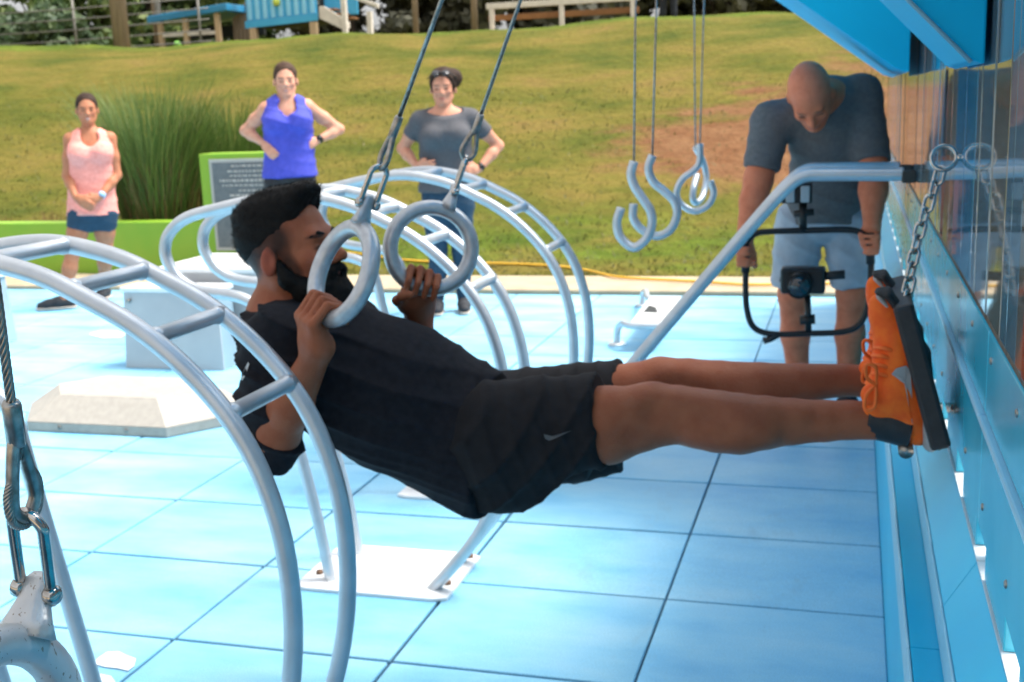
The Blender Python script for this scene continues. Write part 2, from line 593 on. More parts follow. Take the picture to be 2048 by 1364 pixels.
# ------------------------------------------------------------------ the setting: ground, court floor, kerb, bank
add('ground', box_me('ground', (-300, -300, -1.2), (300, 300, -.16)), 'concrete', kind='structure')
WALL_FOOT, COURT_BACK = .107, 8.56
floor = add('floor', box_me('floor', (-11, -3, -.15), (WALL_FOOT, COURT_BACK, -.012)), 'joint', kind='structure')
path = add('path', box_me('path', (.236, -3, -.15), (14, 9.0, -.006)), mat('pale_paving', (.55, .55, .53), .8, geo=True), kind='structure')
TU, TV = .658, .5388
XE = [(i - .769) * TU for i in range(-14, 1)] + [WALL_FOOT]
YE = [3.206 + TV * j for j in range(-5, 10)] + [COURT_BACK]
tile_meshes = {}
for i in range(len(XE) - 1):
    for j in range(len(YE) - 1):
        w, d = round(XE[i + 1] - XE[i] - .011 + (.009 if i == len(XE) - 2 else 0), 4), round(YE[j + 1] - YE[j] - .011, 4)
        if (w, d) not in tile_meshes:
            tile_meshes[(w, d)] = box_me('tile', (-w / 2, -d / 2, -.0125), (w / 2, d / 2, 0), .004, 2)
        add('tile', tile_meshes[(w, d)], 'tile', floor, loc=((XE[i] + XE[i + 1]) / 2, (YE[j] + YE[j + 1]) / 2, random.uniform(-.0012, .0006)))


def mark(pts):
    v = [P(x, y, Z=.0035) for x, y in pts]
    add('painted_mark', mesh_np('painted_mark', v, faces=[tuple(range(len(v)))], smooth=False), 'mark', floor)


mark([(186, 1327), (196, 1316), (214, 1304), (238, 1303), (252, 1310), (272, 1317), (268, 1332), (256, 1341), (236, 1336), (214, 1334)])
mark([(187, 1362), (198, 1347), (222, 1352), (231, 1364), (222, 1378), (196, 1378)])
mark([(178, 668), (200, 662), (236, 663), (252, 668), (240, 674), (205, 675)])

kerb = add('kerb', box_me('kerb', (-24, COURT_BACK + .004, -.15), (14, 9.28, .035), .015), 'concrete', kind='structure')


def hill_z(X, Y):
    X, Y = np.asarray(X, float), np.asarray(Y, float)
    t = np.clip((Y - 9.2) / 12.2, 0, 1)
    s = t * t * (3 - 2 * t) * .62 + t * .38
    z = 2.78 * s + .010 * np.clip(Y - 21.4, 0, 200)
    z = z + .05 * np.sin(X * .9 + Y * .5) * t + .04 * np.sin(X * .37 - Y * .8 + 1) * t + .02 * np.sin(X * 2.3 + Y * 1.7) * t
    z = z + .22 * np.clip((-X - 3) / 16, 0, 1) * t
    return z - .02


nx, ny = 220, 190
gx = np.concatenate([np.linspace(-150, -32, 14), np.linspace(-30, 12, nx - 28), np.linspace(14, 110, 14)])
gy = np.concatenate([np.linspace(9.1, 24, 150), np.linspace(24.5, 160, ny - 150)])
GX, GY = np.meshgrid(gx, gy, indexing='ij')
GZ = hill_z(GX, GY) + np.where((GY > 9.5) & (GY < 30), rng.normal(0, .006, GX.shape), 0)
idx = np.arange(nx * ny).reshape(nx, ny)
hq = np.stack([idx[:-1, :-1], idx[1:, :-1], idx[1:, 1:], idx[:-1, 1:]], -1).reshape(-1, 4)
hme = mesh_np('hill', np.stack([GX, GY, GZ], -1).reshape(-1, 3), quads=hq)


def blob(X, Y, c, r):
    return np.exp(-(((X - c[0]) / r[0]) ** 2 + ((Y - c[1]) / r[1]) ** 2))


dirt = .66 * blob(GX, GY, (-.5, 13.4), (2.3, 2.0)) + .42 * blob(GX, GY, (.6, 17.0), (3.0, 3.4)) + .22 * blob(GX, GY, (-4.5, 14), (3.5, 2.0)) + .26 * blob(GX, GY, (-13, 14), (4, 2)) + .2 * blob(GX, GY, (-8, 17.5), (4, 2))
grn = .62 * np.exp(-((GY - 21.3) / 1.3) ** 2) + .40 * np.exp(-((GY - 10.2) / 1.2) ** 2) + .25 * blob(GX, GY, (-3.5, 11.5), (4, 1.5)) + .3 * (GY > 22)
colr = np.stack([dirt, grn, 0 * dirt, 0 * dirt + 1], -1).reshape(-1, 4).astype(np.float32)
ca = hme.color_attributes.new('Col', 'FLOAT_COLOR', 'POINT')
ca.data.foreach_set('color', colr.ravel())
add('hill', hme, 'hill', kind='structure')

# short turf on the bank, one mass of blades
nb = 30000
bx = rng.uniform(-15, 4, nb)
by = 9.28 + 7.0 * rng.random(nb) ** 2.6
keep = rng.random(nb) > np.clip(1.3 * (.62 * blob(bx, by, (-.7, 12.8), (2.6, 1.7)) + .3 * blob(bx, by, (-.2, 16.5), (3.2, 3))), 0, .9)
bx, by = bx[keep], by[keep]
bz = hill_z(bx, by)
an = rng.uniform(0, 2 * PI, len(bx))
hh = rng.uniform(.018, .042, len(bx)) * (1 + .03 * (by - 9))
ww = rng.uniform(.004, .010, len(bx)) * (1 + .05 * (by - 9))
lean = rng.normal(0, .03, (len(bx), 2))
base = np.stack([bx, by, bz - .01], -1)
side = np.stack([np.cos(an) * ww, np.sin(an) * ww, 0 * an], -1)
tip = base + np.stack([lean[:, 0], lean[:, 1], hh + .01], -1)
tv = np.stack([base - side, base + side, tip], 1).reshape(-1, 3)
add('grass', mesh_np('grass', tv, quads=np.arange(len(tv)).reshape(-1, 3)), 'turf_blade', label='short dry turf blades over the grassy bank', cat='grass', kind='stuff')

# ------------------------------------------------------------------ glossy blue wall with canopy brackets
WX = .205
wall = thing('fitness_wall', 'glossy blue panelled wall with canopy brackets running along the right side', 'wall', loc=(0, 0, 0))
Y0, Y1 = -1.6, 8.45
JY = 1.93
joints = sorted([JY + 1.22 * k for k in range(-2, 6)])
cuts = [Y0] + [y for y in joints if Y0 + .05 < y < Y1 - .05] + [Y1]
base_poly = [(.107, -.01), (.107, .435), (.1075, .526), (.157, .526), (.157, .605), (.205, .685), (.236, .685), (.236, -.01)]
for a, b in zip(cuts[:-1], cuts[1:]):
    a, b = a + .0015, b - .0015
    add('base', prism_me('base', base_poly, a, b), 'blue_base', wall)
    box('trim', (.1015, a, .437), (.1065, b, .524), 'blue_lip', wall, .002)
    box('trim', (.1525, a, .530), (.1567, b, .603), 'blue_lip', wall, .0015)
    box('lower_panel', (WX, a, .752), (WX + .03, b, .924), 'blue', wall, .003)
    box('daylight_strip', (WX + .0005, a, .6855), (WX + .0305, b, .6885), 'plate', wall, .0005)  # white strip added so the slots look bright, standing for daylight behind the wall
    box('ledge', (WX - .008, a, .9245), (WX + .028, b, .936), 'blue_lip', wall, .004)
    box('middle_panel', (WX + .003, a, .9365), (WX + .029, b, 1.072), 'blue', wall, .003)
    box('seam_strip', (WX + .006, a, 1.0725), (WX + .028, b, 1.088), 'seam', wall, .001)
    box('post', (WX + .031, a - .03, .0), (WX + .09, a + .03, 2.12), 'blue', wall, .004)
screw_me = tube_me('screw', [(-.004, 0, 0), (-.0025, 0, 0), (.004, 0, 0)], .006, 10, rs=[.004, .006, .006])
sy = .35
while sy < 8.3:
    for sz in (.80, 1.035):
        add('screw', screw_me, 'steel_dull', wall, loc=(WX + (.001 if sz < .9 else .004), sy, sz))
    sy += .305
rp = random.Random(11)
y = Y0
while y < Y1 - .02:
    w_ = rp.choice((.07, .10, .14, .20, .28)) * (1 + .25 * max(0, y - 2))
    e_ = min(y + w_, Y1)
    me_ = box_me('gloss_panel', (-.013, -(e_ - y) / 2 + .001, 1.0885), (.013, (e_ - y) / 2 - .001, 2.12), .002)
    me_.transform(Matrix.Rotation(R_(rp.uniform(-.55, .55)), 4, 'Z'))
    add('gloss_panel', me_, rp.choice(('panel', 'panel', 'reflection_tan', 'reflection_tan', 'reflection_blue', 'reflection_blue', 'reflection_dark')), wall, loc=(WX + .0145, (y + e_) / 2, 0))
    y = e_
y = Y0
k = 0
while y < Y1:
    box('spacer', (WX + .004, y, .689), (WX + .030, min(y + .25, Y1), .7515), 'blue', wall, .002)
    y += .40


def bracket(poly, ya, yb):
    add('canopy_bracket', prism_me('canopy_bracket', poly, ya, yb, .004), 'beam', wall)


bracket([(.197, 1.482), (.177, 1.489), (-.78, 2.475), (-.78, 2.70), (-.56, 2.70), (.10, 2.02), (.197, 2.02)], 2.05, 2.60)
bracket([(.170, 1.500), (.125, 1.515), (-1.25, 2.535), (-1.25, 2.78), (-1.10, 2.78), (.02, 1.95), (.170, 1.95)], 4.20, 6.10)
bracket([(.197, 1.55), (.177, 1.56), (-.78, 2.52), (-.78, 2.70), (-.62, 2.70), (.10, 2.0), (.197, 2.0)], .55, 1.05)
# unseen roof sheet added to shade the near court, and its post by the wall
add('shade_roof', prism_me('shade_roof', [(-.86, 2.702), (.24, 2.702), (.24, 2.735), (-.86, 2.735)], -.4, 3.1, .004), 'beam', wall)
box('shade_roof_post', (.165, 1.9, 2.0), (.20, 2.7, 2.701), 'beam', wall, .004)
# thin bright edging along the lower corner of the near bracket
tube('edging', [(.176, 2.046, 1.486), (-.78, 2.046, 2.471)], .0035, 'blue_lip', wall, seg=8)

# ------------------------------------------------------------------ arched ladders
PROF = [(-1.214, .0), (-1.150, .072), (-1.085, .150), (-1.035, .225), (-.997, .310), (-.968, .42), (-.953, .535), (-.953, .64), (-.965, .735), (-.995, .835),
        (-1.038, .916), (-1.092, .983), (-1.156, 1.043), (-1.225, 1.092), (-1.300, 1.131), (-1.390, 1.172), (-1.48, 1.196), (-1.56, 1.207), (-1.65, 1.203), (-1.744, 1.188),
        (-1.829, 1.171), (-1.915, 1.152), (-1.968, 1.128), (-2.008, 1.090), (-2.022, 1.045), (-2.013, 1.003), (-1.985, .962), (-1.940, .932), (-1.885, .918), (-1.820, .911), (-1.764, .898),
        (-1.722, .872), (-1.698, .825), (-1.682, .74), (-1.655, .60), (-1.617, .413), (-1.571, .184), (-1.545, .0)]
RUNG = [(-1.047, .932), (-1.187, 1.066), (-1.345, 1.152), (-1.52, 1.203), (-1.70, 1.197), (-1.87, 1.163)]
prof = catmull([(x, 0, z) for x, z in PROF], 6)
prof_me = tube_me('rail', prof, .0178, 18)
rung_me = {}


def ladder(ya, yb, label):
    t = thing('arched_ladder', label, 'climbing ladder', 'arched climbing ladders')
    for yy in (ya, yb):
        add('rail', prof_me, 'tube', t, loc=(0, yy, 0))
    L = round(yb - ya, 3)
    if L not in rung_me:
        rung_me[L] = tube_me('rung', [(0, q_ * L, 0) for q_ in (0, .075, .085, .10, .5, .90, .915, .925, 1)], .0155, 16, rs=[.0185, .0185, .0180, .0155, .0155, .0155, .0180, .0185, .0185])
    for x, z in RUNG:
        add('rung', rung_me[L], 'tube', t, loc=(x, ya, z))
    cx = (-1.545 - 1.214) / 2
    pm = prism_me('base_plate', [(-1.64, ya - .06), (-1.60, ya - .075), (-1.18, ya - .075), (-1.14, ya - .06), (-1.14, yb + .05), (-1.18, yb + .07), (-1.60, yb + .07), (-1.64, yb + .05)], .001, .012, .002, axis=2)
    pl = add('base_plate', pm, 'plate', t)
    for x in (-1.60, -1.17):
        for yy in (ya, yb):
            tube('bolt', [(x, yy + .035, .010), (x, yy + .035, .022)], .011, 'rust', pl, seg=8)
    return t


ladder(1.76, 2.00, 'nearest arched grey tube ladder, its rails crossing in front of the exercising man')
ladder(3.12, 3.34, 'middle arched grey tube ladder with a rounded loop end left of the man\'s head')
ladder(3.98, 4.24, 'farthest arched grey tube ladder, standing behind the raised legs and rings')

# ------------------------------------------------------------------ exercise rings on cables


def ring_set(label, ctr, up, nrm, cable_end, cable_start=None, worn=False, R=.095, r=.0178, SL=.083, TL=.066):
    ctr, up, nrm = np.array(ctr, float), unit(up), np.array(nrm, float)
    nrm = unit(nrm - up * np.dot(nrm, up))
    sd_ = np.cross(up, nrm)
    t = thing('exercise_ring', label, 'gym ring', 'hanging exercise rings')
    th = np.linspace(0, 2 * PI, 56, endpoint=False)
    mt = 'ring_worn' if worn else 'ring'
    tube('ring', ctr + R * (np.cos(th)[:, None] * up + np.sin(th)[:, None] * sd_), r, mt, t, seg=20, closed=True)
    top = ctr + up * (R + r * .4)
    lug = top + up * .056
    tube('lug', [top, top + up * .018, top + up * .036, lug, lug + up * .007], .02, mt, t, rs=[.034, .025, .018, .0155, .008], flat=.55, seg=16)
    pin = lug - up * .012
    cdir = unit(np.array(cable_end) - pin)
    sn = unit(nrm - cdir * np.dot(nrm, cdir))
    s2 = np.cross(cdir, sn)
    w = .0175
    # bow shackle: two legs either side of the lug
    leg = [pin + sn * w, pin + sn * w + cdir * (SL - .028), pin + sn * w * .9 + cdir * (SL - .011), pin + cdir * SL, pin - sn * w * .9 + cdir * (SL - .011), pin - sn * w + cdir * (SL - .028), pin - sn * w]
    sh = tube('shackle', catmull(leg, 5), .0058, 'steel', t, seg=12)
    for q in (1, -1):
        c = pin + sn * q * (w + .001)
        tube('shackle_pin', [c - sn * q * .007, c - sn * q * .003, c + sn * q * .004, c + sn * q * .008], .009, 'steel', sh, rs=[.008, .0105, .0105, .006], seg=12)
    c0 = pin + cdir * (SL - .005)
    loop = [c0 + cdir * .0, c0 + s2 * .013 + cdir * .012, c0 + s2 * .014 + cdir * .030, c0 + s2 * .004 + cdir * TL, c0 - s2 * .004 + cdir * TL, c0 - s2 * .014 + cdir * .030, c0 - s2 * .013 + cdir * .012]
    tube('thimble', catmull(loop, 5, closed=True), .0062, 'steel_dull', t, seg=10, closed=True, flat=1.0)
    f0 = c0 + cdir * (TL - .002)
    tube('ferrule', [f0, f0 + cdir * .002, f0 + cdir * .042, f0 + cdir * .046], .009, 'steel_dull', t, seg=12, rs=[.0075, .0088, .0088, .007])
    end = np.array(cable_end, float) if not worn else f0 + cdir * 1.3
    if worn:
        n = 160
        tt = np.linspace(0, 1, n)
        cen = f0 + (end - f0) * (tt[:, None] * .35)
        ms = []
        for q in range(6):
            a = tt * 60 + q * PI / 3
            ms.append(tube_me('s', cen + .0030 * (np.cos(a)[:, None] * sn + np.sin(a)[:, None] * s2), .0017, 6))
        for ph in (0, PI):
            pass
        # cable laid round the outside of the thimble, its strands twisted
        lp = catmull([f0, c0 + s2 * .011 + cdir * .050, c0 + s2 * .020 + cdir * .030, c0 + s2 * .017 + cdir * .004, c0 - cdir * .007, c0 - s2 * .017 + cdir * .004, c0 - s2 * .020 + cdir * .030, c0 - s2 * .011 + cdir * .050, f0], 12)
        for q in range(6):
            a = np.arange(len(lp)) * .5 + q * PI / 3
            tg = np.gradient(lp, axis=0)
            tg /= np.linalg.norm(tg, axis=1)[:, None]
            bb = np.cross(tg, sn)
            ms.append(tube_me('s', lp + .0030 * (np.cos(a)[:, None] * sn + np.sin(a)[:, None] * bb), .0019, 6))
        add('cable', join_me('cable', ms), 'steel_dull', t)
        tube('cable', [f0 + (end - f0) * .35, end], .0048, 'steel_dull', t, seg=8)
    else:
        tube('cable', [f0 + cdir * .03, end], .0045, 'steel_dull', t, seg=10)
    return t


def view_axes(px, py, Y):
    """point on plane Y plus the directions 'photo right', 'photo up' and 'to the camera' there"""
    c = P(px, py, Y=Y)
    tc = unit(CAM - c)
    r = P(px + 20, py, Y=Y) - c
    r = unit(r - tc * np.dot(r, tc))
    u = np.cross(tc, r)
    return c, r, u, tc


RN_C, r_, u_, c_ = view_axes(686, 546, 2.12)
RN_UP = unit(u_ * .94 + r_ * .34)
RN_SIDE = unit(r_ * .94 - u_ * .34)
RN_N = unit(c_ * .50 - RN_SIDE * .866)
ring_set('grey exercise ring held in the man\'s near hand, covering part of his face', RN_C, RN_UP, RN_N, (-.49, 2.12, 2.18))
RF_C, r2_, u2_, c2_ = view_axes(862, 497, 2.55)
RF_UP = unit(u2_ * .92 + r2_ * .38)
RF_N = unit(c2_ + r2_ * .10)
ring_set('grey exercise ring gripped by the man\'s far hand, seen face on', RF_C, RF_UP, RF_N, (-.49, 2.54, 2.18))
c3, r3_, u3_, c3_ = view_axes(-10, 1496, .81)
up3 = unit(u3_ * .986 + r3_ * .12)
side3 = unit(r3_ * .986 - u3_ * .12)
ring_set('scratched grey ring on a steel shackle in the lower left corner, nearest the camera', c3, up3, unit(c3_ * .676 + side3 * .737), P(-45, 300, Y=.81), worn=True, SL=.090, TL=.080, R=.094, r=.0195)

# ------------------------------------------------------------------ S-shaped hanging handles
HK = [
    (4.25, [(1268, 323), (1262, 348), (1270, 374), (1286, 398), (1301, 422), (1304, 448), (1293, 477), (1267, 495), (1241, 474), (1234, 445), (1242, 416)], (1271, 0), 'leftmost white S-shaped hanging handle, nearest of the four'),
    (4.55, [(1305, 311), (1297, 337), (1307, 364), (1328, 382), (1349, 403), (1354, 430), (1341, 459), (1315, 472), (1286, 461), (1267, 437), (1267, 408)], (1313, 0), 'white S-shaped hanging handle, second from the left'),
    (5.85, [(1400, 287), (1399, 324), (1386, 342), (1365, 358), (1353, 385), (1362, 408), (1388, 422), (1415, 411), (1427, 387), (1421, 361)], (1408, 0), 'white hanging handle of the rear pair with its open ring facing the camera'),
    (6.03, [(1391, 295), (1402, 324), (1408, 358), (1404, 392), (1396, 404), (1391, 395), (1391, 375), (1394, 350)], (1388, 0), 'white hanging handle of the rear pair seen edge on'),
]
for yy, pts, top, lab in HK:
    t = thing('hook_handle', lab, 'hanging handle', 'white S-shaped hanging handles')
    pp = [P(x, y_, Y=yy) for x, y_ in pts]
    if yy > 6:
        pp = [p + np.array([0, .10 * math.sin(i_ / 7 * 2 * PI), 0]) for i_, p in enumerate(pp)]
    tube('hook', catmull(pp, 6), .0165, 'tube', t, seg=14)
    dz_ = unit(P(*top, Y=yy) - pp[0])
    zt = 1.515 + (.125 - pp[0][0]) * .742
    tube('cable', [pp[0], pp[0] + dz_ * ((zt - pp[0][2]) / dz_[2] + .01)], .0042, 'steel_dull', t, seg=6)

# ------------------------------------------------------------------ inclined rails fixed to the wall, low bench, boxes, step
t = thing('incline_rails', 'pair of light grey rails sloping from the wall down to the floor', 'exercise rails')
for yy in (4.30, 4.62):
    a, b, c = P(1800, 348, Y=4.30), P(1590, 350, Y=4.30), P(1270, 724, Y=4.30)
    dn = b + (c - b) * (b[2] / (b[2] - c[2]))
    pts = [(a[0] + .012, a[2]), (a[0] - .05, a[2]), (b[0] + .10, b[2]), (b[0] + .03, b[2] - .004), (b[0] - .03, b[2] - .045), tuple((b + (c - b) * .25)[[0, 2]]), tuple(c[[0, 2]]), tuple(dn[[0, 2]])]
    tube('rail', catmull([(x, yy, z) for x, z in pts], 6), .024, 'tube', t, seg=16)
    box('wall_bracket', (a[0] + .006, yy - .03, a[2] - .03), (WX + .002, yy + .03, a[2] + .012), 'dark_in', t, .006)
    tube('floor_flange', [(dn[0], yy, .0), (dn[0], yy, .008)], .06, 'plate', t, seg=20)

t = thing('low_bench', 'low white bench with a cut-out seat and bent tube legs on the court', 'bench')
zb = .17
c4 = [P(1262, 644, Z=zb), P(1330, 645, Z=zb), P(1362, 592, Z=zb), P(1302, 592, Z=zb)]
seat = mesh_np('seat', [tuple(p) for p in c4] + [tuple(p - np.array([0, 0, .02])) for p in c4], faces=[(0, 1, 2, 3), (7, 6, 5, 4), (0, 4, 5, 1), (1, 5, 6, 2), (2, 6, 7, 3), (3, 7, 4, 0)], smooth=False)
s_ = add('seat', seat, 'plate', t)
hole = [P(1286, 624, Z=zb + .002), P(1316, 625, Z=zb + .002), P(1312, 614, Z=zb + .002), P(1298, 610, Z=zb + .002)]
add('cut_out_shade', mesh_np('cut_out_shade', hole, faces=[(0, 1, 2, 3)], smooth=False), 'dark_in', s_)  # dark sheet on the seat paints the shaded opening
ft = P(1234, 690, Z=0)
for dx, dy, far in ((0, 0, 0), (0, 1.0, 1)):
    f_ = ft + np.array([dx, dy, 0]) if far == 0 else P(1285, 612, Z=0)
    e_ = c4[0] if far == 0 else c4[3]
    e2 = c4[1] if far == 0 else c4[2]
    tube('leg', catmull([f_, f_ + np.array([0.005, 0, .09]), f_ * .6 + e_ * .4 + np.array([0, 0, .075]), e_ - np.array([0, 0, .022]), e2 - np.array([0, 0, .022])], 6), .02, 'tube', t, seg=12)
    tube('foot', [f_ + np.array([0, 0, .001]), f_ + np.array([0, 0, .012])], .055, 'plate', t, seg=16)


def plyo(label, x0, x1, ya, yb, h, top=.03):
    t = thing('plyo_box', label, 'jump box', 'grey jump boxes')
    ins = .02
    side = [(x0, ya), (x1, ya), (x1, yb), (x0, yb)]
    topc = [(x0 + ins, ya + ins), (x1 - ins, ya + ins), (x1 - ins, yb - ins), (x0 + ins, yb - ins)]
    v = [(x, y_, .001) for x, y_ in side] + [(x, y_, h) for x, y_ in topc]
    add('front_panel', mesh_np('front_panel', [v[0], v[1], v[5], v[4], (v[0][0], ya + .01, .001), (v[1][0], ya + .01, .001), (v[5][0], v[5][1] + .01, h), (v[4][0], v[4][1] + .01, h)],
        faces=[(0, 1, 2, 3), (7, 6, 5, 4), (0, 4, 5, 1), (1, 5, 6, 2), (2, 6, 7, 3), (3, 7, 4, 0)], smooth=False), 'box_grey', t)
    v2 = [(x, y_ + (.0105 if i_ < 2 else 0), z) for i_, (x, y_, z) in enumerate(v[:4])] + [(x, y_ + (.0105 if i_ < 2 else 0), z) for i_, (x, y_, z) in enumerate(v[4:])]
    add('body', mesh_np('body', v2, faces=[(0, 1, 5, 4), (1, 2, 6, 5), (2, 3, 7, 6), (3, 0, 4, 7), (4, 5, 6, 7)], smooth=False), 'box_shaded_side', t)
    box('top', (x0 + .005, ya + .005, h + .0005), (x1 - .005, yb - .005, h + top), 'plate', t, .006)
    for q in (x0 + .06, x1 - .06):
        tube('bolt', [(q, ya + .012, h - .05), (q, ya - .004, h - .05)], .012, 'steel_dull', t, seg=10)


plyo('low grey jump box with a pale front panel behind the nearest ladder', -4.11, -3.46, 5.82, 6.02, .45)
plyo('taller blue-grey jump box half hidden behind the man\'s shoulders', -4.03, -3.33, 6.06, 6.75, .53)
plyo('pale jump box cut off by the left edge of the picture', -6.2, -5.42, 6.36, 6.50, .44)

t = thing('step_platform', 'low beige step platform with sloping sides on the blue floor', 'step platform')
A, B_ = P(66, 858, Z=0), P(325, 880, Z=0)
x0, x1, y0_ = A[0], B_[0], (A[1] + B_[1]) / 2
y1_ = y0_ + .62
xr = x1 + .24
rim = [(x0, y0_), (x1, y0_), (xr, y0_ + .31), (x1, y1_), (x0, y1_), (x0 - .22, y0_ + .31)]
add('rim', prism_me('rim', rim, .001, .048, .004, axis=2), 'beige', t)
cxm, cym = (x0 + x1) / 2, y0_ + .31
topp = [(cxm + (x - cxm) * .70, cym + (y_ - cym) * .62) for x, y_ in rim]
vv = [(x, y_, .0485) for x, y_ in rim] + [(x, y_, .155) for x, y_ in topp]
add('top', mesh_np('top', vv, faces=[tuple(range(6, 12))] + [(i_, (i_ + 1) % 6, 6 + (i_ + 1) % 6, 6 + i_) for i_ in range(6)], smooth=False), 'beige', t)
for q in (.24, .72):
    bx_ = x0 + (x1 - x0) * q
    tube('bolt', [(bx_, y0_ + .002, .026), (bx_, y0_ - .005, .026)], .010, 'steel_dull', t, seg=10)

# ------------------------------------------------------------------ eye bolt, chain, foot plate on the wall
HY = 2.56
t = thing('foot_chain', 'steel chain hanging from an eye bolt on the wall down to the black foot plate', 'chain')
ey = P(1888, 316, Y=HY)
th = np.linspace(0, 2 * PI, 28, endpoint=False)
eb = tube('eye_bolt', ey + .025 * (np.cos(th)[:, None] * np.array([.97, 0, .05]) + np.sin(th)[:, None] * np.array([0, 0.35, .94])), .0048, 'steel', t, seg=10, closed=True)
tube('shank', [ey + np.array([.025, 0, 0]), np.array([WX + .004, HY, ey[2]])], .007, 'steel', eb, seg=10)
ca_, cb_ = P(1884, 338, Y=HY), P(1813, 612, Y=HY - .10)
nl = 10
for q in range(nl):
    cc = ca_ + (cb_ - ca_) * ((q + .5) / nl) + np.array([-.012 * math.sin(PI * (q + .5) / nl), 0, 0])
    d = unit(cb_ - ca_)
    s1 = unit(np.cross(d, (0, 1, 0)))
    s2 = np.cross(d, s1)
    s_ = unit(s1 * .8 + s2 * .6) if q % 2 == 0 else unit(s2 * .8 - s1 * .6)
    L, W = .0185, .0105
    pth = [cc + d * L * math.cos(a) + s_ * W * math.copysign(min(1, abs(math.sin(a)) * 1.35), math.sin(a)) for a in np.linspace(0, 2 * PI, 20, endpoint=False)]
    tube('link', pth, .0040, 'steel', t, seg=8, closed=True)
t = thing('foot_plate', 'black rubber foot plate pressed between the orange shoes and the wall', 'foot plate')
pa, pb = P(1806, 600, Y=HY - .1), P(1876, 862, Y=2.42)
ax0 = unit(pb - pa)
hl = np.linalg.norm(pb - pa) / 2
ax2 = np.array([0, 1.0, 0])
ax1 = np.cross(ax2, ax0)
FP_C, FP_D, FP_N = (pa + pb) / 2, ax0, ax1
add('plate', oriented_box_me('plate', (pa + pb) / 2 + np.array([-.002, .08, 0]), (ax0, ax1, ax2), (hl + .008, .020, .19), .008), 'rubber', t)
pc = P(1812, 903, Y=2.40)
tube('bar', [pc, pc + np.array([0, .42, 0])], .0155, 'steel_dull', t, seg=16)
tube('bar_bracket', [pc + np.array([.0, .36, 0]), np.array([WX, pc[1] + .36, pc[2]])], .012, 'steel_dull', t, seg=10)

# ------------------------------------------------------------------ green wall with plaque, planting
GYW = 9.30
t = thing('green_wall', 'low lime green wall with a taller end pillar behind the court', 'wall')
zt = P(0, 447, Y=GYW)[2]
xl = P(398, 308, Y=GYW)
xr_ = -4.62
box('low_wall', (-16, GYW, -.02), (xl[0] - .002, GYW + .22, zt), 'green', t, .006)
box('pillar', (xl[0], GYW - .01, -.02), (xr_, GYW + .24, xl[2]), 'green', t, .008)
t = thing('plaque', 'dark slate plaque with pale lettering on the green pillar', 'plaque')
pa, pb = P(418, 319, Y=GYW - .02), P(430, 501, Y=GYW - .02)
qx1 = xr_ - .08
box('frame', (pa[0] - .0, GYW - .03, pb[2]), (qx1, GYW - .011, pa[2]), mat('plaque_edge', (.40, .40, .37), .5), t, .003)
fc = box('face', (pa[0] + .03, GYW - .036, pb[2] + .03), (qx1 - .03, GYW - .0305, pa[2] - .03), 'plaque', t, .001)
z = pa[2] - .055
rows = [(.50, .012), (.62, .014), (.56, .012), (.86, .020), (.80, .012), (.34, .012), (.60, .020), (.40, .012), (.30, .012), (.44, .014), (.36, .012), (.22, .012), (.28, .012), (.20, .010), (.16, .010), (.5, .012), (.58, .012)]
mx_ = (pa[0] + qx1) / 2
W_ = (qx1 - pa[0]) - .10
for q, (w, h) in enumerate(rows):
    ms, x = [], mx_ - W_ * w / 2
    while x < mx_ + W_ * w / 2:
        lw = random.uniform(.012, .05)
        ms.append(box_me('w', (x, GYW - .0385, z - h), (min(x + lw, mx_ + W_ * w / 2), GYW - .0362, z)))
        x += lw + .012
    add('lettering', join_me('lettering', ms), 'plaque_text', fc)
    z -= h + (.026 if q % 4 else .034)


def reeds(name, label, ctr, n, h, spread, m1, m2, dry=.3, base_r=.25, group=None, droop=.35):
    t = thing(name, label, 'ornamental grass', group, loc=(0, 0, 0))
    for part, frac, mm in (('blades', 1 - dry, m1), ('stalks', dry, m2)):
        k = int(n * frac)
        vs, qs = [], []
        for i_ in range(k):
            a = rng.uniform(0, 2 * PI)
            rb = base_r * math.sqrt(rng.random())
            b0 = np.array([ctr[0] + rb * math.cos(a), ctr[1] + rb * math.sin(a) * .7, ctr[2]])
            hh = h * rng.uniform(.6, 1.05) * (1 if part == 'blades' else .66)
            out = spread * rng.uniform(.2, 1.0) * (1 if part == 'blades' else .5)
            a2 = a + rng.normal(0, .5)
            dr = np.array([math.cos(a2), math.sin(a2) * .7, 0])
            wv = np.array([-math.sin(a2 + rng.normal(0, .6)), math.cos(a2), 0]) * rng.uniform(.004, .009)
            ts = np.linspace(0, 1, 6)
            o = len(vs)
            for t_ in ts:
                p = b0 + dr * out * t_ ** 1.8 + np.array([0, 0, hh * (t_ - droop * rng.uniform(.5, 1) * t_ ** 4 * .6)])
                wd = wv * (1 - .9 * t_)
                vs += [p - wd, p + wd]
            for s_ in range(5):
                qs.append((o + 2 * s_, o + 2 * s_ + 1, o + 2 * s_ + 3, o + 2 * s_ + 2))
        add(part, mesh_np(part, np.array(vs), quads=np.array(qs)), mm, t, kind='stuff')
    return t


def on_hill(px, py, Y):
    p = P(px, py, Y=Y)
    return np.array([p[0], Y, float(hill_z(p[0], Y))])


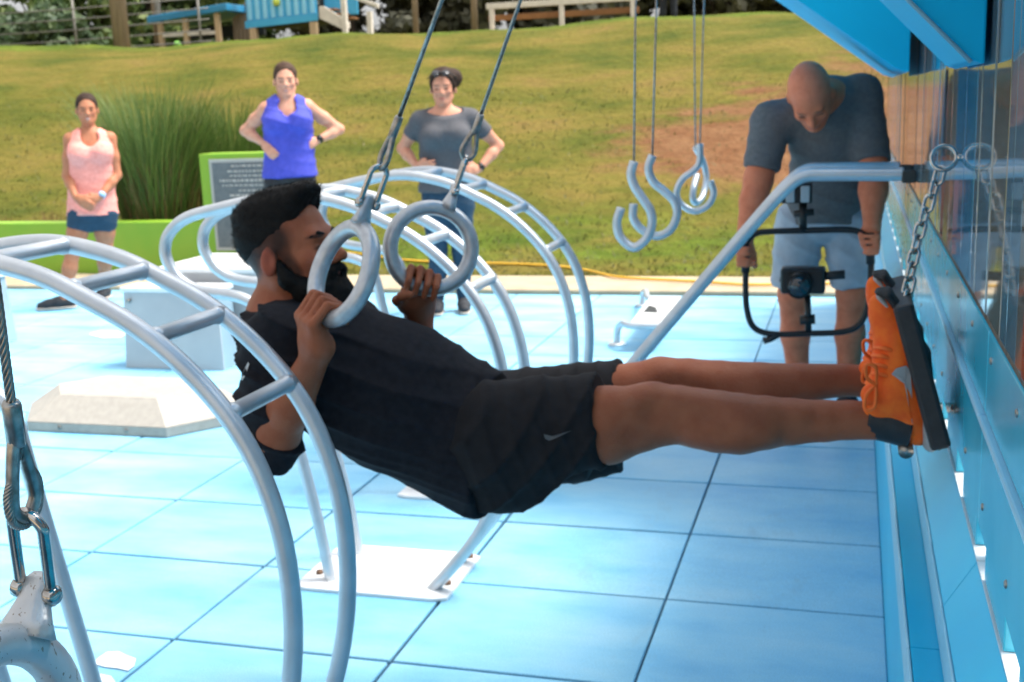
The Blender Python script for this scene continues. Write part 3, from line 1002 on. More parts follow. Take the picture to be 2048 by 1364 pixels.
g_ = 'ornamental grasses behind the green wall'
reeds('ornamental_grass', 'big green clump of ornamental grass beside the pink-topped woman', on_hill(322, 440, 9.95), 3600, 1.95, .75, 'blade', 'blade_dry', .34, .34, g_)
reeds('ornamental_grass', 'green ornamental grass rising directly above the plaque pillar', on_hill(470, 420, 10.4), 2400, 1.7, .6, 'blade', 'blade_dry', .15, .30, g_)
reeds('ornamental_grass', 'small brown dry grass clump left of the pink-topped woman', on_hill(108, 440, 9.8), 420, .55, .16, 'blade_dry', 'reed_brown', .5, .12, g_, .1)
reeds('ornamental_grass', 'brown dry grass clump at the left edge of the picture', on_hill(-12, 440, 9.8), 420, .52, .16, 'blade_dry', 'reed_brown', .5, .12, g_, .1)

hp = [(560, 478), (640, 500), (720, 508), (800, 519), (880, 524), (1000, 527), (1100, 531), (1170, 540), (1230, 553), (1300, 558), (1400, 563), (1490, 569), (1600, 568), (1700, 566)]
hpts = []
for x, y_ in hp:
    d = ray(x, y_)
    lo_, hi_ = 7.0, 30.0
    for _ in range(40):
        mid = (lo_ + hi_) / 2
        q = CAM + d * (mid / d[1])
        if q[2] > max(float(hill_z(q[0], q[1])), .035 if q[1] < 9.28 else -1) + .02:
            lo_ = mid
        else:
            hi_ = mid
    hpts.append(CAM + d * (lo_ / d[1]))
tube('hose', catmull(hpts, 6), .011, 'hose', seg=8, label='yellow hose lying along the foot of the grassy bank', cat='hose')

# ------------------------------------------------------------------ things on top of the bank


def top_pt(px, Y):
    p = P(px, 60, Y=Y)
    return np.array([p[0], Y, float(hill_z(p[0], Y))])


def vpost(px, Y, w, h, label, m='wood', name='timber_post', group='timber posts on the bank'):
    b = top_pt(px, Y)
    ms = tube_me(name, [b - np.array([0, 0, .2]), b + np.array([0, 0, h * .5]), b + np.array([0, 0, h])], w / 2, 12)
    add(name, ms, m, label=label, cat='post', group=group)


vpost(241, 23.2, .36, 5.5, 'thickest weathered timber post left of the blue-roofed shelter')
vpost(316, 25.5, .21, 5.0, 'slimmer timber post rising behind the left end of the shelter roof')
vpost(832, 26.0, .14, 3.5, 'thin grey timber post right of the playhouse stairs')
vpost(950, 26.0, .15, 3.5, 'thin pale timber post beside the left end of the long bench')
vpost(1712, 27.0, .16, 3.5, 'timber post behind the canopy bracket on the bank')

t = thing('wire_fence', 'wire fence of thin horizontal strands on the bank at the upper left', 'fence')
for q in range(5):
    a, b = top_pt(-120, 24.5) + np.array([0, 0, .12 + .24 * q]), top_pt(420, 24.5) + np.array([0, 0, .12 + .24 * q])
    tube('strand', [a, (a + b) / 2 - np.array([0, 0, .03]), b], .016, 'wire', t, seg=6)
for px in (-60, 150, 400):
    b = top_pt(px, 24.55)
    tube('fence_post', [b - np.array([0, 0, .2]), b + np.array([0, 0, 1.25])], .03, 'wire', t, seg=8)

# shelter with a sloping blue roof
t = thing('shelter', 'small timber shelter with a sloping dark blue roof on the bank', 'shelter')
YS = 25.0
pl, pr = P(308, 42, Y=YS), P(466, 16, Y=YS)
zb_ = lambda x, y_: float(hill_z(x, y_))
roof = [(pl[0], pl[2] - .07), (pr[0], pr[2] - .07), (pr[0], pr[2] + .09), (pl[0], pl[2] + .09)]
add('roof', prism_me('roof', roof, YS - .3, YS + 1.6, .02), 'roof_blue', t)
for px in (329, 379, 443):
    x = P(px, 60, Y=YS)[0]
    zr = pl[2] + (pr[2] - pl[2]) * (x - pl[0]) / (pr[0] - pl[0]) - .07
    box('upright', (x - .055, YS - .2, zb_(x, YS) - .1), (x + .055, YS - .09, zr), 'timber', t, .005)
box('back_board', (pl[0] + .05, YS + 1.45, zb_(pl[0], YS + 1.5) + .35), (pr[0], YS + 1.5, pl[2] - .09), 'dark_in', t, .004)
box('rail', (P(332, 60, Y=YS)[0], YS - .19, zb_(pl[0], YS) + .32), (P(440, 60, Y=YS)[0], YS - .13, zb_(pl[0], YS) + .40), 'white_wood', t, .004)
b = top_pt(352, 24.6)
me = bpy.data.meshes.new('ball')
bm = bmesh.new()
bmesh.ops.create_uvsphere(bm, u_segments=20, v_segments=12, radius=.09)
for v in bm.verts:
    v.co *= 1 + .02 * math.sin(v.co.x * 70) * math.sin(v.co.z * 60)
bm.to_mesh(me)
bm.free()
add('ball', me, 'lime_ball', loc=b + np.array([0, 0, .09]), label='small lime green ball in front of the shelter rail', cat='ball')

# leaning weathered board
t = thing('board_screen', 'leaning weathered board screen between shelter and playhouse', 'screen')
for q in range(5):
    x = P(466 + q * 8, 60, Y=25.6)[0]
    w_ = .085
    z0 = zb_(x, 25.6)
    add('plank', prism_me('plank', [(x, z0 - .1), (x + w_, z0 - .1), (x + w_ + .02, z0 + .75 + .10 * q), (x + .02, z0 + .68 + .10 * q)], 25.58, 25.61, .003), 'wood', t)

# blue playhouse with slatted side
t = thing('playhouse', 'bright blue slatted playhouse on short legs with white steps', 'playhouse')
YP = 25.2
a0, a1 = P(494, 52, Y=YP), P(634, 36, Y=YP)
zl0, zl1 = a0[2], a1[2]
W_ = a1[0] - a0[0]
add('side_panel', prism_me('side_panel', [(a0[0], zl0), (a1[0], zl1), (a1[0], zl1 + 1.6), (a0[0], zl0 + 1.6)], YP + .02, YP + .05), 'play_blue', t)
ns = 9
for q in range(ns):
    x = a0[0] + W_ * (q + .25) / ns
    zz = zl0 + (zl1 - zl0) * (q + .5) / ns
    box('slat', (x, YP - .012, zz + .12), (x + W_ / ns * .52, YP + .0195, zz + 1.5), 'play_pale', t, .004)
add('bottom_rail', prism_me('bottom_rail', [(a0[0] - .03, zl0 - .06), (a1[0] + .03, zl1 - .06), (a1[0] + .03, zl1 + .10), (a0[0] - .03, zl0 + .10)], YP - .04, YP - .0125, .005), 'play_blue', t)
add('floor_deck', prism_me('floor_deck', [(a0[0], zl0 - .02), (a1[0], zl1 - .02), (a1[0], zl1 + .03), (a0[0], zl0 + .03)], YP + .051, YP + 1.5), 'dark_in', t)
for px in (506, 627):
    x = P(px, 60, Y=YP)[0]
    box('leg', (x - .08, YP - .03, zb_(x, YP) - .15), (x + .08, YP + .1, zl0 + .0), 'timber', t, .006)
e0, e1 = P(648, 0, Y=YP + .3), P(716, 28, Y=YP + .3)
box('end_panel', (e0[0], YP + .3, e1[2]), (e1[0], YP + .34, e1[2] + 1.3), 'play_blue', t, .005)
box('doorway_shade', (e0[0] - .12, YP + .32, e1[2] + .06), (e0[0] - .005, YP + .36, e1[2] + 1.3), 'dark_in', t, .003)  # dark block paints the shade inside the entrance
s0, s1 = P(640, 24, Y=YP - .1), P(700, 54, Y=YP - .1)
add('stringer', prism_me('stringer', [(s0[0], s0[2] - .14), (s1[0] - .2, s1[2] - .03), (s1[0], s1[2] - .03), (s1[0], s1[2] + .10), (s0[0] + .12, s0[2] + .12), (s0[0], s0[2] + .12)], YP - .14, YP - .09, .005), 'white_wood', t)
for q in range(3):
    x = s0[0] + (s1[0] - s0[0]) * (q + .6) / 3.4
    z = s0[2] + (s1[2] - s0[2]) * (q + .6) / 3.4 + .1
    box('tread', (x, YP - .088, z), (x + .22, YP + .28, z + .035), 'plank', t, .004)
for px, hgt in ((691, 1.1), (741, .62)):
    x = P(px, 60, Y=YP - .2)[0]
    box('newel', (x - .055, YP - .26, zb_(x, YP) - .1), (x + .055, YP - .15, zb_(x, YP) + hgt), 'white_wood', t, .005)
h0, h1 = P(700, -10, Y=YP - .2), P(758, 12, Y=YP - .2)
add('handrail', prism_me('handrail', [(h0[0], h0[2] - .05), (h1[0], h1[2] - .05), (h1[0], h1[2] + .04), (h0[0], h0[2] + .04)], YP - .27, YP - .20, .005), 'white_wood', t)
yb_ = P(552, 4, Y=YP - .06)
tube('badge', [yb_ + np.array([0, -.005, 0]), yb_ + np.array([0, .04, 0])], .085, 'yellow', t, seg=12)

# long bench with a back rail
t = thing('long_bench', 'long timber bench with a pale top rail on the bank crest', 'bench')
YB = 25.0
b0, b1 = P(972, 14, Y=YB), P(1276, 14, Y=YB)
zg = zb_(b0[0], YB)
box('top_rail', (b0[0], YB, b0[2] - .05), (b1[0], YB + .08, b0[2] + .07), 'white_wood', t, .006)
zs = P(1100, 29, Y=YB)[2]
box('seat_board', (b0[0] + .01, YB + .10, zs - .06), (b1[0] - .01, YB + .16, zs + .06), 'plank', t, .006)
box('foot_board', (b0[0] - .05, YB - .3, zg - .03), (b1[0] - 1.9, YB - .02, zg + .04), 'timber', t, .006)
for px in (982, 1122, 1265):
    x = P(px, 20, Y=YB)[0]
    box('leg', (x - .045, YB - .005, zg - .2), (x + .045, YB - .001 + .08 + .015, b0[2] - .052), 'white_wood', t, .005)


# ------------------------------------------------------------------ trees
def tree(label, base, h, cr, n, leafm, leaf=.22, clumps=26, group='trees beyond the bank', seed=0, low=.25):
    rg = np.random.default_rng(seed)
    t = thing('tree', label, 'tree', group)
    base = np.array(base, float)
    ms = [tube_me('t', catmull([base - np.array([0, 0, .3]), base + np.array([.1, 0, h * .3]), base + np.array([-.1, .1, h * .6]), base + np.array([.05, 0, h * .9])], 4), .2, 8, rs=np.linspace(.03 * h, .006 * h, 13))]
    cs = []
    for k in range(clumps):
        z = h * (low + (1 - low) * rg.random())
        prof_ = math.sin(PI * min(1, max(0.05, (z / h - low + .12) / (1.1 - low)))) ** .6
        a = rg.uniform(0, 2 * PI)
        rr = cr * prof_ * math.sqrt(rg.uniform(.1, 1))
        c = base + np.array([rr * math.cos(a), rr * math.sin(a), z])
        cs.append((c, cr * rg.uniform(.22, .42)))
        if k < 12:
            s = base + np.array([0, 0, z * .55])
            ms.append(tube_me('t', [s, s * .5 + c * .5 + np.array([0, 0, .15]), c], .05, 6, rs=[.012 * h, .007 * h, .003 * h]))
    add('trunk', join_me('trunk', ms), 'trunk', t)
    per = n // clumps
    vs = []
    for c, r in cs:
        d = rg.normal(0, 1, (per, 3))
        d /= np.linalg.norm(d, axis=1)[:, None]
        p = c + d * (r * rg.uniform(.45, 1.08, (per, 1)) * np.array([1.15, 1.15, .8]))
        u = rg.normal(0, 1, (per, 3))
        u /= np.linalg.norm(u, axis=1)[:, None]
        w = np.cross(u, d)
        w /= np.linalg.norm(w, axis=1)[:, None] + 1e-9
        L = leaf * rg.uniform(.6, 1.3, (per, 1))
        vs.append(np.stack([p - u * L, p + w * L * .55, p + u * L, p - w * L * .55], 1).reshape(-1, 3))
    v = np.concatenate(vs)
    add('crown', mesh_np('crown', v, quads=np.arange(len(v)).reshape(-1, 4)), leafm, t, kind='stuff')


def tpt(px, Y):
    p = P(px, 60, Y=Y)
    return (p[0], Y, float(hill_z(p[0], Y)) - .3)


TR = [(72, 40, 4.3, 1.5, 'leaf', 'rounded bright green tree at the far left of the bank'),
      (128, 46, 4.0, 1.6, 'leaf_dark', 'low dark green tree between the rounded tree and the thickest post'),
      (20, 34, 1.9, 1.4, 'leaf_dark', 'low dark shrub-like tree at the left edge'),
      (105, 33, 2.0, 1.4, 'leaf_dark', 'low dark bushy tree in front of the rounded tree'),
      (205, 44, 6.0, 2.3, 'leaf', 'tall bright green tree directly left of the thickest post'),
      (300, 46, 7.0, 2.6, 'leaf', 'broad green tree behind the slimmer post'),
      (400, 48, 7.0, 2.8, 'leaf_dark', 'dark green tree above the shelter roof'),
      (500, 50, 7.0, 2.8, 'leaf', 'green tree behind the playhouse'),
      (700, 50, 7.0, 3.0, 'leaf_grey', 'greyish green tree behind the playhouse steps'),
      (810, 52, 7.5, 3.0, 'leaf_grey', 'greyish tree behind the thin grey post'),
      (930, 54, 7.5, 3.2, 'leaf_grey', 'greyish tree behind the thin pale post'),
      (1050, 52, 7.5, 3.0, 'leaf_grey', 'greyish tree behind the left half of the long bench'),
      (1170, 54, 7.5, 3.2, 'leaf_grey', 'greyish tree behind the middle of the long bench'),
      (1290, 56, 7.5, 3.0, 'leaf_grey', 'greyish tree above the right end of the long bench'),
      (1420, 54, 7.0, 2.8, 'leaf_grey', 'greyish tree above the hanging handles\' cables'),
      (1560, 56, 7.0, 2.8, 'leaf_grey', 'greyish tree beside the tip of the blue canopy bracket')]
for q, (px, Y, h, cr, lm, lab) in enumerate(TR):
    tree(lab, tpt(px, Y), h, cr, (6500 if 'grey' in lm else 4600) if h > 3 else 3000, lm, .30 if 'grey' in lm else .21, 34, seed=q + 3, low=.03)

# ------------------------------------------------------------------ bodies: signed distance fields turned into one continuous skin


class Field:
    def __init__(s, lo, hi, h):
        s.h = h
        s.lo = np.array(lo, float)
        n = np.ceil((np.array(hi) - s.lo) / h).astype(int) + 1
        s.f = np.full(n, .3, np.float32)
        s.ax = [(s.lo[i] + np.arange(n[i]) * h).astype(np.float32) for i in range(3)]

    def sub(s, lo, hi):
        sl = []
        for i in range(3):
            a = int(np.floor((lo[i] - s.lo[i]) / s.h))
            b = int(np.ceil((hi[i] - s.lo[i]) / s.h)) + 1
            a, b = max(0, a), min(s.f.shape[i], b)
            if b <= a:
                return None, None
            sl.append(slice(a, b))
        return tuple(sl), (s.ax[0][sl[0]][:, None, None], s.ax[1][sl[1]][None, :, None], s.ax[2][sl[2]][None, None, :])

    def put(s, sl, d, k, mode):
        f = s.f[sl]
        if mode == 'sub':
            d = -d
            f2, d2 = -f, -d
        else:
            f2, d2 = f, d
        if k > 0:
            hh = np.clip(.5 + .5 * (d2 - f2) / k, 0, 1)
            r = d2 + (f2 - d2) * hh - k * hh * (1 - hh)
        else:
            r = np.minimum(f2, d2)
        s.f[sl] = -r if mode == 'sub' else r
        return s

    def cone(s, a, b, ra, rb=None, k=.02, mode='add', flat=None, cap=None, disp=None):
        """tapered capsule; flat = (axis, factor) squashes it; cap = plane normal that cuts it square at b"""
        rb = ra if rb is None else rb
        a, b = np.asarray(a, float), np.asarray(b, float)
        m = k + 3 * s.h + .02
        R = max(ra, rb) * (1 if flat is None else max(1, flat[1]))
        sl, g = s.sub(np.minimum(a, b) - R - m, np.maximum(a, b) + R + m)
        if sl is None:
            return s
        x, y, z = g
        p = [x - a[0], y - a[1], z - a[2]]
        ab = b - a
        t = np.clip((p[0] * ab[0] + p[1] * ab[1] + p[2] * ab[2]) / max(1e-9, ab @ ab), 0, 1)
        q = [p[i] - t * ab[i] for i in range(3)]
        r2 = q[0] ** 2 + q[1] ** 2 + q[2] ** 2
        if flat is not None:
            n = unit(flat[0])
            c = q[0] * n[0] + q[1] * n[1] + q[2] * n[2]
            r2 = r2 - c * c + (c / flat[1]) ** 2
        d = np.sqrt(np.maximum(r2, 1e-12)) - (ra + (rb - ra) * t)
        if disp is not None:
            d = d + disp(x, y, z)
        if cap is not None:
            n = unit(cap)
            d = np.maximum(d, (x - b[0]) * n[0] + (y - b[1]) * n[1] + (z - b[2]) * n[2])
        return s.put(sl, d.astype(np.float32), k, mode)

    def chain(s, pts, rs, k=.02, **kw):
        for i in range(len(pts) - 1):
            s.cone(pts[i], pts[i + 1], rs[i], rs[i + 1], k, **kw)
        return s

    def ell(s, c, r, ax=None, k=.02, mode='add', disp=None):
        c = np.asarray(c, float)
        r = np.asarray(r, float) if np.ndim(r) else np.array([r, r, r], float)
        m = k + 3 * s.h + .015
        sl, g = s.sub(c - r.max() - m, c + r.max() + m)
        if sl is None:
            return s
        p = [g[i] - c[i] for i in range(3)]
        if ax is not None:
            p = [p[0] * ax[i][0] + p[1] * ax[i][1] + p[2] * ax[i][2] for i in range(3)]
        k0 = np.sqrt((p[0] / r[0]) ** 2 + (p[1] / r[1]) ** 2 + (p[2] / r[2]) ** 2)
        k1 = np.sqrt((p[0] / r[0] ** 2) ** 2 + (p[1] / r[1] ** 2) ** 2 + (p[2] / r[2] ** 2) ** 2) + 1e-6
        d = k0 * (k0 - 1) / k1
        if disp is not None:
            d = d + disp(*g)
        return s.put(sl, d.astype(np.float32), k, mode)

    def cut(s, c, n, R=None):
        """remove everything beyond the plane, optionally only inside a ball of radius R"""
        n = unit(n)
        x, y, z = s.ax[0][:, None, None], s.ax[1][None, :, None], s.ax[2][None, None, :]
        d = (x - c[0]) * n[0] + (y - c[1]) * n[1] + (z - c[2]) * n[2]
        if R is not None:
            d = np.minimum(d, R - np.sqrt((x - c[0]) ** 2 + (y - c[1]) ** 2 + (z - c[2]) ** 2))
        s.f = np.maximum(s.f, d.astype(np.float32))
        return s

    def warp(s, fn):
        """add a displacement near the surface"""
        x, y, z = s.ax[0][:, None, None], s.ax[1][None, :, None], s.ax[2][None, None, :]
        idx = np.nonzero(np.abs(s.f) < .05)
        s.f[idx] += fn(s.ax[0][idx[0]], s.ax[1][idx[1]], s.ax[2][idx[2]]).astype(np.float32)
        return s

    def mesh(s, name, smooth=2):
        f = s.f
        neg = f < 0
        nx, ny, nz = f.shape
        cnt = np.zeros((nx - 1, ny - 1, nz - 1), np.uint8)
        for dx in (0, 1):
            for dy in (0, 1):
                for dz in (0, 1):
                    cnt += neg[dx:nx - 1 + dx, dy:ny - 1 + dy, dz:nz - 1 + dz]
        act = (cnt > 0) & (cnt < 8)
        ii = np.stack(np.nonzero(act), -1)
        vid = np.full(act.shape, -1, np.int32)
        vid[act] = np.arange(len(ii))
        acc = np.zeros((len(ii), 3))
        n = np.zeros(len(ii))
        cor = [(a, b, c) for a in (0, 1) for b in (0, 1) for c in (0, 1)]
        val = {c: f[ii[:, 0] + c[0], ii[:, 1] + c[1], ii[:, 2] + c[2]].astype(float) for c in cor}
        for c in cor:
            for axx in range(3):
                if c[axx] == 0:
                    e = tuple(1 if i == axx else c[i] for i in range(3))
                    va, vb = val[c], val[e]
                    cr = (va < 0) != (vb < 0)
                    t = np.where(cr, va / np.where(cr, va - vb, 1), 0)
                    pos = np.tile(np.array(c, float), (len(ii), 1))
                    pos[:, axx] += t
                    acc[cr] += pos[cr]
                    n[cr] += 1
        v = (ii + acc / n[:, None]) * s.h + s.lo
        quads = []
        for axx in range(3):
            o1, o2 = [(1, 2), (2, 0), (0, 1)][axx]
            sa = [slice(None)] * 3
            sb = [slice(None)] * 3
            sa[axx], sb[axx] = slice(0, -1), slice(1, None)
            A, B = neg[tuple(sa)], neg[tuple(sb)]
            for flip, mask in ((False, A & ~B), (True, ~A & B)):
                e = np.stack(np.nonzero(mask), -1)
                e = e[(e[:, o1] > 0) & (e[:, o2] > 0) & (e[:, o1] < f.shape[o1] - 1) & (e[:, o2] < f.shape[o2] - 1)]
                def cell(d1, d2):
                    q = e.copy()
                    q[:, o1] -= d1
                    q[:, o2] -= d2
                    return vid[q[:, 0], q[:, 1], q[:, 2]]
                qd = np.stack([cell(1, 1), cell(0, 1), cell(0, 0), cell(1, 0)], -1)
                quads.append(qd[:, ::-1] if flip else qd)
        q = np.concatenate(quads)
        q = q[(q >= 0).all(1)]
        for _ in range(smooth):
            sm, c = np.zeros_like(v), np.zeros(len(v))
            for a, b in ((0, 1), (1, 2), (2, 3), (3, 0)):
                for i_, j_ in ((a, b), (b, a)):
                    c += np.bincount(q[:, i_], minlength=len(v))
                    for d_ in range(3):
                        sm[:, d_] += np.bincount(q[:, i_], weights=v[q[:, j_], d_], minlength=len(v))
            v = v * .45 + .55 * sm / np.maximum(c, 1)[:, None]
        s.v = v
        return mesh_np(name, v, quads=q)


def paint(me, base, spots=()):
    """vertex colours: base skin tone plus soft coloured regions (centre, radii, axes, colour, strength)"""
    n = len(me.vertices)
    v = np.empty(n * 3, np.float32)
    me.vertices.foreach_get('co', v)
    v = v.reshape(-1, 3)
    c = np.tile(np.array(base, float), (n, 1))
    for ctr, r, ax, col, st in spots:
        p = v - np.asarray(ctr)
        if ax is not None:
            p = p @ np.array(ax).T
        d = np.sqrt(((p / np.asarray(r)) ** 2).sum(1))
        w = np.clip((1.25 - d) / .5, 0, 1) * st
        c = c * (1 - w[:, None]) + np.array(col) * w[:, None]
    a = me.color_attributes.new('Col', 'FLOAT_COLOR', 'POINT')
    a.data.foreach_set('color', np.concatenate([c, np.ones((n, 1))], 1).astype(np.float32).ravel())


def waves(seed, freq, n=5, stretch=(1, 1, 1)):
    rg = np.random.default_rng(seed)
    ks = [unit(rg.normal(0, 1, 3)) * freq * rg.uniform(.6, 1.5) * np.array(stretch) for _ in range(n)]
    ph = rg.uniform(0, 6.28, n)
    def fn(x, y, z):
        s = 0
        for k_, p_ in zip(ks, ph):
            s = s + np.sin(x * k_[0] + y * k_[1] + z * k_[2] + p_)
        return s / n
    return fn


def folds(seed, direction, freq, amp, wob=9.0):
    """creases running across 'direction'"""
    d = unit(direction)
    w1, w2 = waves(seed, wob, 4), waves(seed + 5, wob * .7, 4)
    def fn(x, y, z):
        u = (x * d[0] + y * d[1] + z * d[2]) * freq + 2.6 * w1(x, y, z)
        r = 1 - np.abs(np.sin(u))
        return -amp * (r ** 2.2) * np.clip(.5 + .8 * w2(x, y, z), 0, 1)
    return fn


def head_axes(fwd, up):
    f = unit(fwd)
    l = unit(np.cross(up, f))
    return f, l, np.cross(f, l)


class Head:
    """head frame: x forward, y to the person's left, z up, metres"""
    def __init__(s, o, fwd, up=(0, 0, 1), sc=1.0):
        s.o, s.sc = np.array(o, float), sc
        s.f, s.l, s.u = head_axes(fwd, up)
        s.ax = (s.f, s.l, s.u)

    def __call__(s, x, y, z):
        return s.o + s.sc * (x * s.f + y * s.l + z * s.u)

    def build(s, F, neck_to, neck_r=.055, fem=False, nose=1.0):
        S, A = s.sc, s.ax
        F.ell(s(-.014, 0, .034), np.array([.099, .077, .089]) * S, A, .02)
        F.ell(s(.028, 0, -.030), np.array([.064, .060 if not fem else .056, .078]) * S, A, .03)
        for q in (1, -1):
            F.cone(s(-.008, q * .050, -.055), s(.058, q * .020, -.098), .020 * S, .017 * S, .03)
            F.ell(s(.060, q * .040, -.026), np.array([.022, .022, .018]) * S, A, .02)
        F.ell(s(.074, 0, -.098), np.array([.019, .023, .017]) * S, A, .02)
        F.cone(s(.076, -.034, .016), s(.076, .034, .016), .014 * S, k=.018)
        for q in (1, -1):
            F.ell(s(.094, q * .032, -.008), np.array([.016, .019, .0125]) * S, A, .012, mode='sub')
            F.ell(s(.071, q * .032, -.008), np.array([.0135, .0155, .0125]) * S, A, .006)
        F.cone(s(.086, 0, .004), s(.104 + .006 * nose, 0, -.034), .0085 * S, .0125 * S, .012)
        for q in (1, -1):
            F.ell(s(.096, q * .013, -.040), np.array([.011, .008, .008]) * S, A, .008)
        F.ell(s(.088, 0, -.066), np.array([.010, .023, .0062]) * S, A, .007)
        F.ell(s(.086, 0, -.078), np.array([.010, .020, .0068]) * S, A, .007)
        F.cone(s(.094, -.021, -.0720), s(.094, .021, -.0720), .0035 * S, k=.004, mode='sub')
        for q in (1, -1):
            e = unit(s.f * .25 + s.l * q * .9)
            tl = (unit(s.f * .9 - s.l * q * .25 + s.u * -.15), e, s.u)
            F.ell(s(-.012, q * .082, -.012), np.array([.018, .0085, .031]) * S, tl, .006)
            F.ell(s(-.006, q * .091, -.008), np.array([.009, .006, .017]) * S, tl, .004, mode='sub')
        F.cone(s(-.022, 0, -.050), neck_to, neck_r * S, neck_r * 1.12, .03)

    def spots(s, lip=(.42, .13, .11), brow=(.03, .02, .015), smile=True, lid=(.03, .015, .012)):
        A, S = s.ax, s.sc
        sp = []
        for q in (1, -1):
            sp.append((s(.084, q * .034, .017), np.array([.03, .021, .0048]) * S, A, brow, .85))
            sp.append((s(.086, q * .032, -.008), np.array([.03, .0135, .0048]) * S, A, lid, .9))
            sp.append((s(.066, q * .044, -.034), np.array([.03, .018, .016]) * S, A, (.62, .22, .16), .25))
        if smile:
            sp.append((s(.09, 0, -.072), np.array([.03, .025, .0105]) * S, A, lip, .8))
            sp.append((s(.09, 0, -.072), np.array([.03, .015, .0036]) * S, A, (.66, .60, .55), .8))
        else:
            sp.append((s(.09, 0, -.072), np.array([.03, .024, .0095]) * S, A, lip, .7))
        return sp


def fist(F, c, u, w, b, wrist, r=.0088, tube_r=.0188):
    """hand closed round a bar: u = bar direction from little finger to index, w = towards the wrist, b = back of the hand"""
    u = unit(u)
    w = unit(w - u * np.dot(w, u))
    b0 = np.cross(u, w)
    b = b0 if np.dot(b0, b) > 0 else -b0
    g = tube_r - .0188
    for i_, (off, ln) in enumerate(((.0335, .98), (.0112, 1.06), (-.0110, 1.0), (-.0325, .86))):
        ci = c + u * off
        mcp = ci + b * (.037 + g) + w * .014
        pip = ci + b * (.021 + g) * ln - w * (.036 + g) * ln
        dip = ci - b * .019 - w * (.031 + g)
        tp = ci - b * (.032 + g) - w * .004
        F.chain([wrist + u * off * .45 + b * .006, mcp], [.0165, .0118], .014)
        F.chain([mcp, pip, dip, tp], [r * 1.16, r * 1.06, r * .95, r * .86], .0015)
    F.ell(c + w * .045 + b * .012, (.040, .020, .040), (u, b, w), .02)
    F.chain([c + w * .066 + u * .022 - b * .004, c + w * .034 + u * .044 - b * .026, c + w * .006 + u * .040 - b * .040, c - w * .010 + u * .022 - b * .044], [.016, .0125, .0105, .009], .006)
    F.cone(wrist, c + w * .055 + b * .006, .026, .028, .02)


def blades_on(me_v, n, length, seed, r=.0012, up=None, tilt=.6):
    """short hair tips scattered over a surface point set; 'up' is the way the hair is combed"""
    rg = np.random.default_rng(seed)
    v = me_v[rg.integers(0, len(me_v), n)]
    c = me_v.mean(0)
    d = v - c
    d /= np.linalg.norm(d, axis=1)[:, None]
    d = (d + rg.normal(0, tilt * .5, d.shape)) if up is None else d * .45 + np.array(up) + rg.normal(0, .14, d.shape)
    d /= np.linalg.norm(d, axis=1)[:, None]
    nv = (v - c) / np.linalg.norm(v - c, axis=1)[:, None]
    dn = (d * nv).sum(1)
    d = d + nv * np.clip(.45 - dn, 0, 2)[:, None] * (dn < .45)[:, None]
    d /= np.linalg.norm(d, axis=1)[:, None]
    s = np.cross(d, rg.normal(0, 1, d.shape))
    s /= np.linalg.norm(s, axis=1)[:, None] + 1e-9
    L = length * rg.uniform(.5, 1.2, (n, 1))
    b = v - d * L * .75
    return np.stack([b - s * r, b + s * r, v + d * L * .35], 1).reshape(-1, 3)


def hair_mesh(F, name, seed, n=1500, length=.012, r=.0012, up=None, smooth=1):
    me = F.mesh(name, smooth)
    v = F.v
    q = np.empty(len(me.loops), np.int32)
    me.loops.foreach_get('vertex_index', q)
    tri = blades_on(v, n, length, seed, r, up)
    quads = q.reshape(-1, 4)
    fs = [tuple(x) for x in quads.tolist()] + [(len(v) + 3 * i_, len(v) + 3 * i_ + 1, len(v) + 3 * i_ + 2) for i_ in range(n)]
    bpy.data.meshes.remove(me)
    return mesh_np(name, np.concatenate([v, tri]), faces=fs)


def pix(w):
    m = np.array(cam_o.matrix_world)
    d = (np.asarray(w, float) - CAM) @ m[:3, :3]
    return np.array([1024 + F_PX * d[0] / -d[2], 682 - F_PX * d[1] / -d[2]])


from mathutils.bvhtree import BVHTree


def decal(name, me, pts, m, parent, off=.0025):
    """flat print laid on a surface: outline points are dropped onto the mesh along the sight line"""
    bv = BVHTree.FromPolygons([v.co[:] for v in me.vertices], [p.vertices[:] for p in me.polygons])
    out = []
    for x, y_ in pts:
        d = unit(ray(x, y_))
        hit = bv.ray_cast(Vector(CAM), Vector(d))
        if hit[0] is None:
            continue
        nv = np.array(hit[1])
        nv = nv if np.dot(nv, d) < 0 else -nv
        out.append(np.array(hit[0]) + nv * off * .4 - d * off)
    if len(out) > 2:
        c = np.mean(out, 0)
        add(name, mesh_np(name, out + [c], faces=[(i_, (i_ + 1) % len(out), len(out)) for i_ in range(len(out))], smooth=False), m, parent)


# ================================================================== the man on the rings
SK = (.32, .102, .049)
F = Field((-1.50, 1.99, .52), (.20, 2.84, 1.42), .0040)
hd = Head(P(583, 500, Y=2.33), (math.cos(R_(12)), -.03, math.sin(R_(12))), (-.2, 0, 1), 1.05)
nb_ = P(566, 640, Y=2.34)
hd.build(F, nb_, .060, nose=1.3)
shN, shF = P(562, 690, Y=2.19), P(690, 655, Y=2.52)
elN, wrN = P(553, 872, Y=2.135), P(640, 694, Y=2.085)
elF, wrF = P(770, 830, Y=2.66), P(838, 662, Y=2.60)
pel = P(968, 868, Y=2.43)
ch = P(690, 745, Y=2.36)
be = P(850, 812, Y=2.41)
YA = np.array([0, 1.0, 0])
F.cone(nb_, ch, .075, .10, .04).cone(ch, be, .115, .105, .04, flat=(YA, 1.15)).cone(be, pel, .12, .11, .04, flat=(YA, 1.1))
F.cone(nb_, shN, .06, .062, .04).cone(nb_, shF, .06, .062, .04)
F.chain([shN, (shN + elN) / 2, elN], [.060, .056, .047], .03)
F.chain([shF, elF], [.058, .046], .03)
midN = elN + (wrN - elN) * .35
